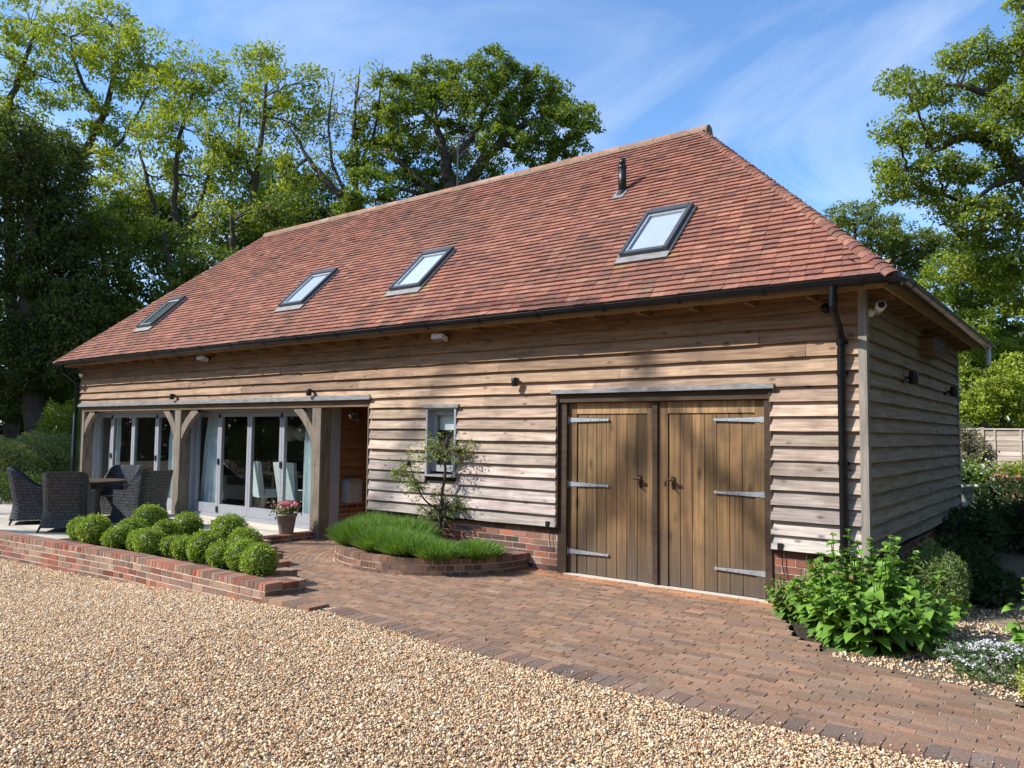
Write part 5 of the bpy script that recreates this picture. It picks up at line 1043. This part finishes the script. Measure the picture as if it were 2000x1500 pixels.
tree('field_maple', 'dense mid green tree behind the gutter end at the right', tuple(at(1920, 850, D)), [trunk_px([(1925, 780), (1920, 640), (1915, 520)], D, .16, .05, 0)], blobs_px([(1900, 510, 40, 35), (1950, 540, 45, 35), (1890, 570, 45, 35), (1990, 570, 40, 40), (1940, 600, 45, 35), (1900, 640, 45, 35), (1980, 640, 40, 40), (1930, 690, 50, 35), (1890, 700, 40, 40), (1860, 600, 40, 40), (1880, 760, 40, 40), (1985, 700, 35, 35), (1850, 520, 40, 30), (1820, 560, 30, 30)], D, .8), MID, group='trees right of the barn', clus=52, per=32, L_=.11, W_=.065, rc=.17, r0=.2, shell=.7)
D = 24.
tree('hazel_bush', 'yellow green sunlit bush above the fence at the right edge', tuple(at(1960, 860, D)), [trunk_px([(1960, 830), (1955, 760)], D, .06, .02, 0)], blobs_px([(1950, 745, 38, 30), (1985, 725, 30, 35), (1920, 790, 38, 28), (1965, 800, 40, 30), (1993, 780, 25, 40), (1895, 805, 30, 20)], D, .5), [(.3, .38, .04), (.24, .32, .035), (.36, .42, .055)], 'bush', clus=52, per=32, L_=.11, W_=.065, rc=.15, r0=.08)
D = 36.
for lab, bl in (('distant pale green tree just right of the roof hip', [(1640, 420, 28, 22), (1690, 415, 30, 25), (1670, 460, 40, 30), (1700, 500, 35, 25), (1720, 450, 30, 30)]), ('distant yellow green trees between the oak limbs and the roof', [(1755, 455, 36, 30), (1790, 480, 36, 30), (1745, 500, 36, 25), (1815, 500, 36, 30), (1850, 480, 36, 30), (1790, 530, 36, 20)])):
    tree('distant_tree', lab, tuple(at(bl[0][0], 850, D)), [trunk_px([(bl[2][0], 560), (bl[2][0], 440)], D, .2, .06, 0)], blobs_px(bl, D, 1.5), [(.17, .22, .05), (.22, .26, .055), (.13, .18, .045)], group='trees right of the barn', clus=26, per=28, L_=.17, W_=.09, rc=.26, r0=.2)
# shrubs at the left of the terrace
SAL = [(.29, .33, .14), (.36, .38, .19), (.22, .27, .09), (.32, .38, .11)]
for (px_, py_, d_, rx, h, lab) in ((22, 900, 19.5, 1.0, 1.55, 'pale silvery willow shrub at the far left edge of the terrace'), (92, 900, 20.5, 1.0, 1.75, 'pale silvery willow shrub in the middle of the left border'), (128, 880, 21.5, .7, 2.6, 'leggy green shrub beside the left end of the glazed front')):
    p = at(px_, py_, d_); shrub('willow_shrub', lab, p[0], p[1], -.05, rx, rx, h, SAL if 'silvery' in lab else MID, 11000, .08, .028, 'shrub', 'shrubs beside the terrace', 'leaf', .2, 22)
for px_, d_, rx, h, lab in ((20, 17.2, .9, .8, 'low green shrub behind the leftmost wicker chair'), (95, 18.6, 1.1, .75, 'low green shrub between the wicker chairs and the willows')):
    p = at(px_, 950, d_); shrub('border_shrub', lab, p[0], p[1], -.05, rx, .8, h, [(.06, .11, .025), (.08, .13, .03)], 4200, .07, .03, 'shrub', 'shrubs beside the terrace')
b = MB(); p = at(141, 900, 20.2); b.tube([(p[0], p[1], 0), (p[0] + .02, p[1], 2.1)], .035, 8); b.box(p[0] - .06, p[0] + .06, p[1] - .06, p[1] + .06, -.05, .06); single('timber_stake', b, 'fence', 'upright pale timber stake beside the left downpipe', 'stake')
# unseen trees added to shade the far left, cut skylight, show in glass
for x, y, h, r_, lab in ((-34, -8, 18, 4.2, 'unseen tall tree added beyond the left edge of the drive for shade'), (-27, -15, 12, 3.4, 'unseen broad tree added at the far side of the drive for shade'), (-36, -1, 18, 4.2, 'unseen tall tree added beyond the left end of the terrace for shade'), (-19, -27, 13, 3.6, 'unseen tree added at the far left corner of the drive to cut skylight'), (-10, -26, 12, 3.6, 'unseen tree added across the drive facing the glazed doors to cut skylight'), (-2, -27, 13, 3.8, 'unseen tree added across the drive facing the garage doors to cut skylight'), (6, -25, 12, 3.6, 'unseen tree added at the drive entrance to cut skylight'), (14, -17, 14, 4, 'unseen tall tree added right of the drive entrance to cut skylight'), (11, -4, 13, 3.6, 'unseen tree added facing the end wall corner to cut skylight'), (9.5, 4, 13, 3.6, 'unseen tree added facing the shaded end wall to cut skylight'), (11, 11, 13, 3.8, 'unseen tree added behind the side garden to cut skylight on the end wall')):
    bl = [((x + rng.normal(0, r_ * .4), y + rng.normal(0, r_ * .4), h * q), (r_ * .55, r_ * .55, h * .1)) for q in np.linspace(.28, .95, 12)]
    tree('unseen_shade_tree', lab, (x, y, -.5), [[((x, y, -.5), .3), ((x, y, h * .5), .2), ((x + .3, y, h * .9), .05)]], bl, MID, clus=9, per=34, L_=.4, W_=.22, rc=.55, r0=.3, k=1., kc=1.2)
b = MB()
for x, y, rx, h, lab in ((-24, -9.5, 1.6, 2.6, 'rounded shrub beyond the left end of the drive'), (-21.5, -12, 1.5, 2.4, 'rounded shrub at the far edge of the drive')): shrub('boundary_shrub', lab, x, y, -.4, rx, rx, h, MID + SAL[:1], 5000, .11, .05)

lf = MB(); n = 90000; a = rng.uniform(0, 2 * PI, n); rr = 50 + 7 * rng.uniform(0, 1, n) + 4 * np.sin(a * 9)
top = 7.5 + 3.5 * vnoise(a * 14, 0, 3) + 2 * vnoise(a * 45, 0, 4); q = rng.uniform(0, 1, n)
P = np.stack([-6 + rr * np.cos(a), rr * np.sin(a), -.4 + top * q], 1); ctr = np.stack([-np.cos(a), -np.sin(a), 0 * a + .4], 1)
leaves(lf, P, 1.0, .55, [(.06, .1, .022), (.08, .13, .028), (.045, .075, .018)], .4, ctr * .4, .2)
tag(lf.build('far_woodland', M['leaf']), 'far mass of woodland closing the view all round the garden', 'woodland', kind='stuff')

# unseen half bare tree added, limbs shaped to throw soft shade on garage doors
def lb_(xw, zw, y=-16.): return np.array([xw + .95 * y, y, zw - 1.12 * y])
tk = [[((-26, -16, -.5), .45), ((-25.8, -16, 6), .38), ((-25, -16, 12), .3)],
      [((-25, -16, 12), .26), (lb_(-7.2, 0.), .07), (lb_(-4.8, 3.2), .055), (lb_(-2.3, 2.7), .05)],
      [(lb_(-2.3, 2.7), .045), (lb_(-2.45, 1.7), .075), (lb_(-3.1, .8), .07), (lb_(-3.7, 0.), .05)],
      [(lb_(-2.3, 2.7), .04), (lb_(-1.9, 1.75), .075), (lb_(-1.35, 1.1), .07), (lb_(-.8, .5), .05)],
      [((-25, -16, 12), .2), ((-27, -17, 15), .12), ((-29, -17, 17), .06)]]
tree('unseen_shade_tree', 'unseen half bare tree across the drive, limbs shaped to shade the garage doors', (-26, -16, -.5), tk, [(lb_(-2.8, 1.3), (.5, .5, .35)), (lb_(-1.5, 1.3), (.5, .5, .35)), ((-28.5, -17, 16), (1, 1, .8))], MID, ncl=9, per=10, k=1, L_=.16, W_=.08, rc=.2, r0=.2, limbs=False, twig=1, twr=.02)
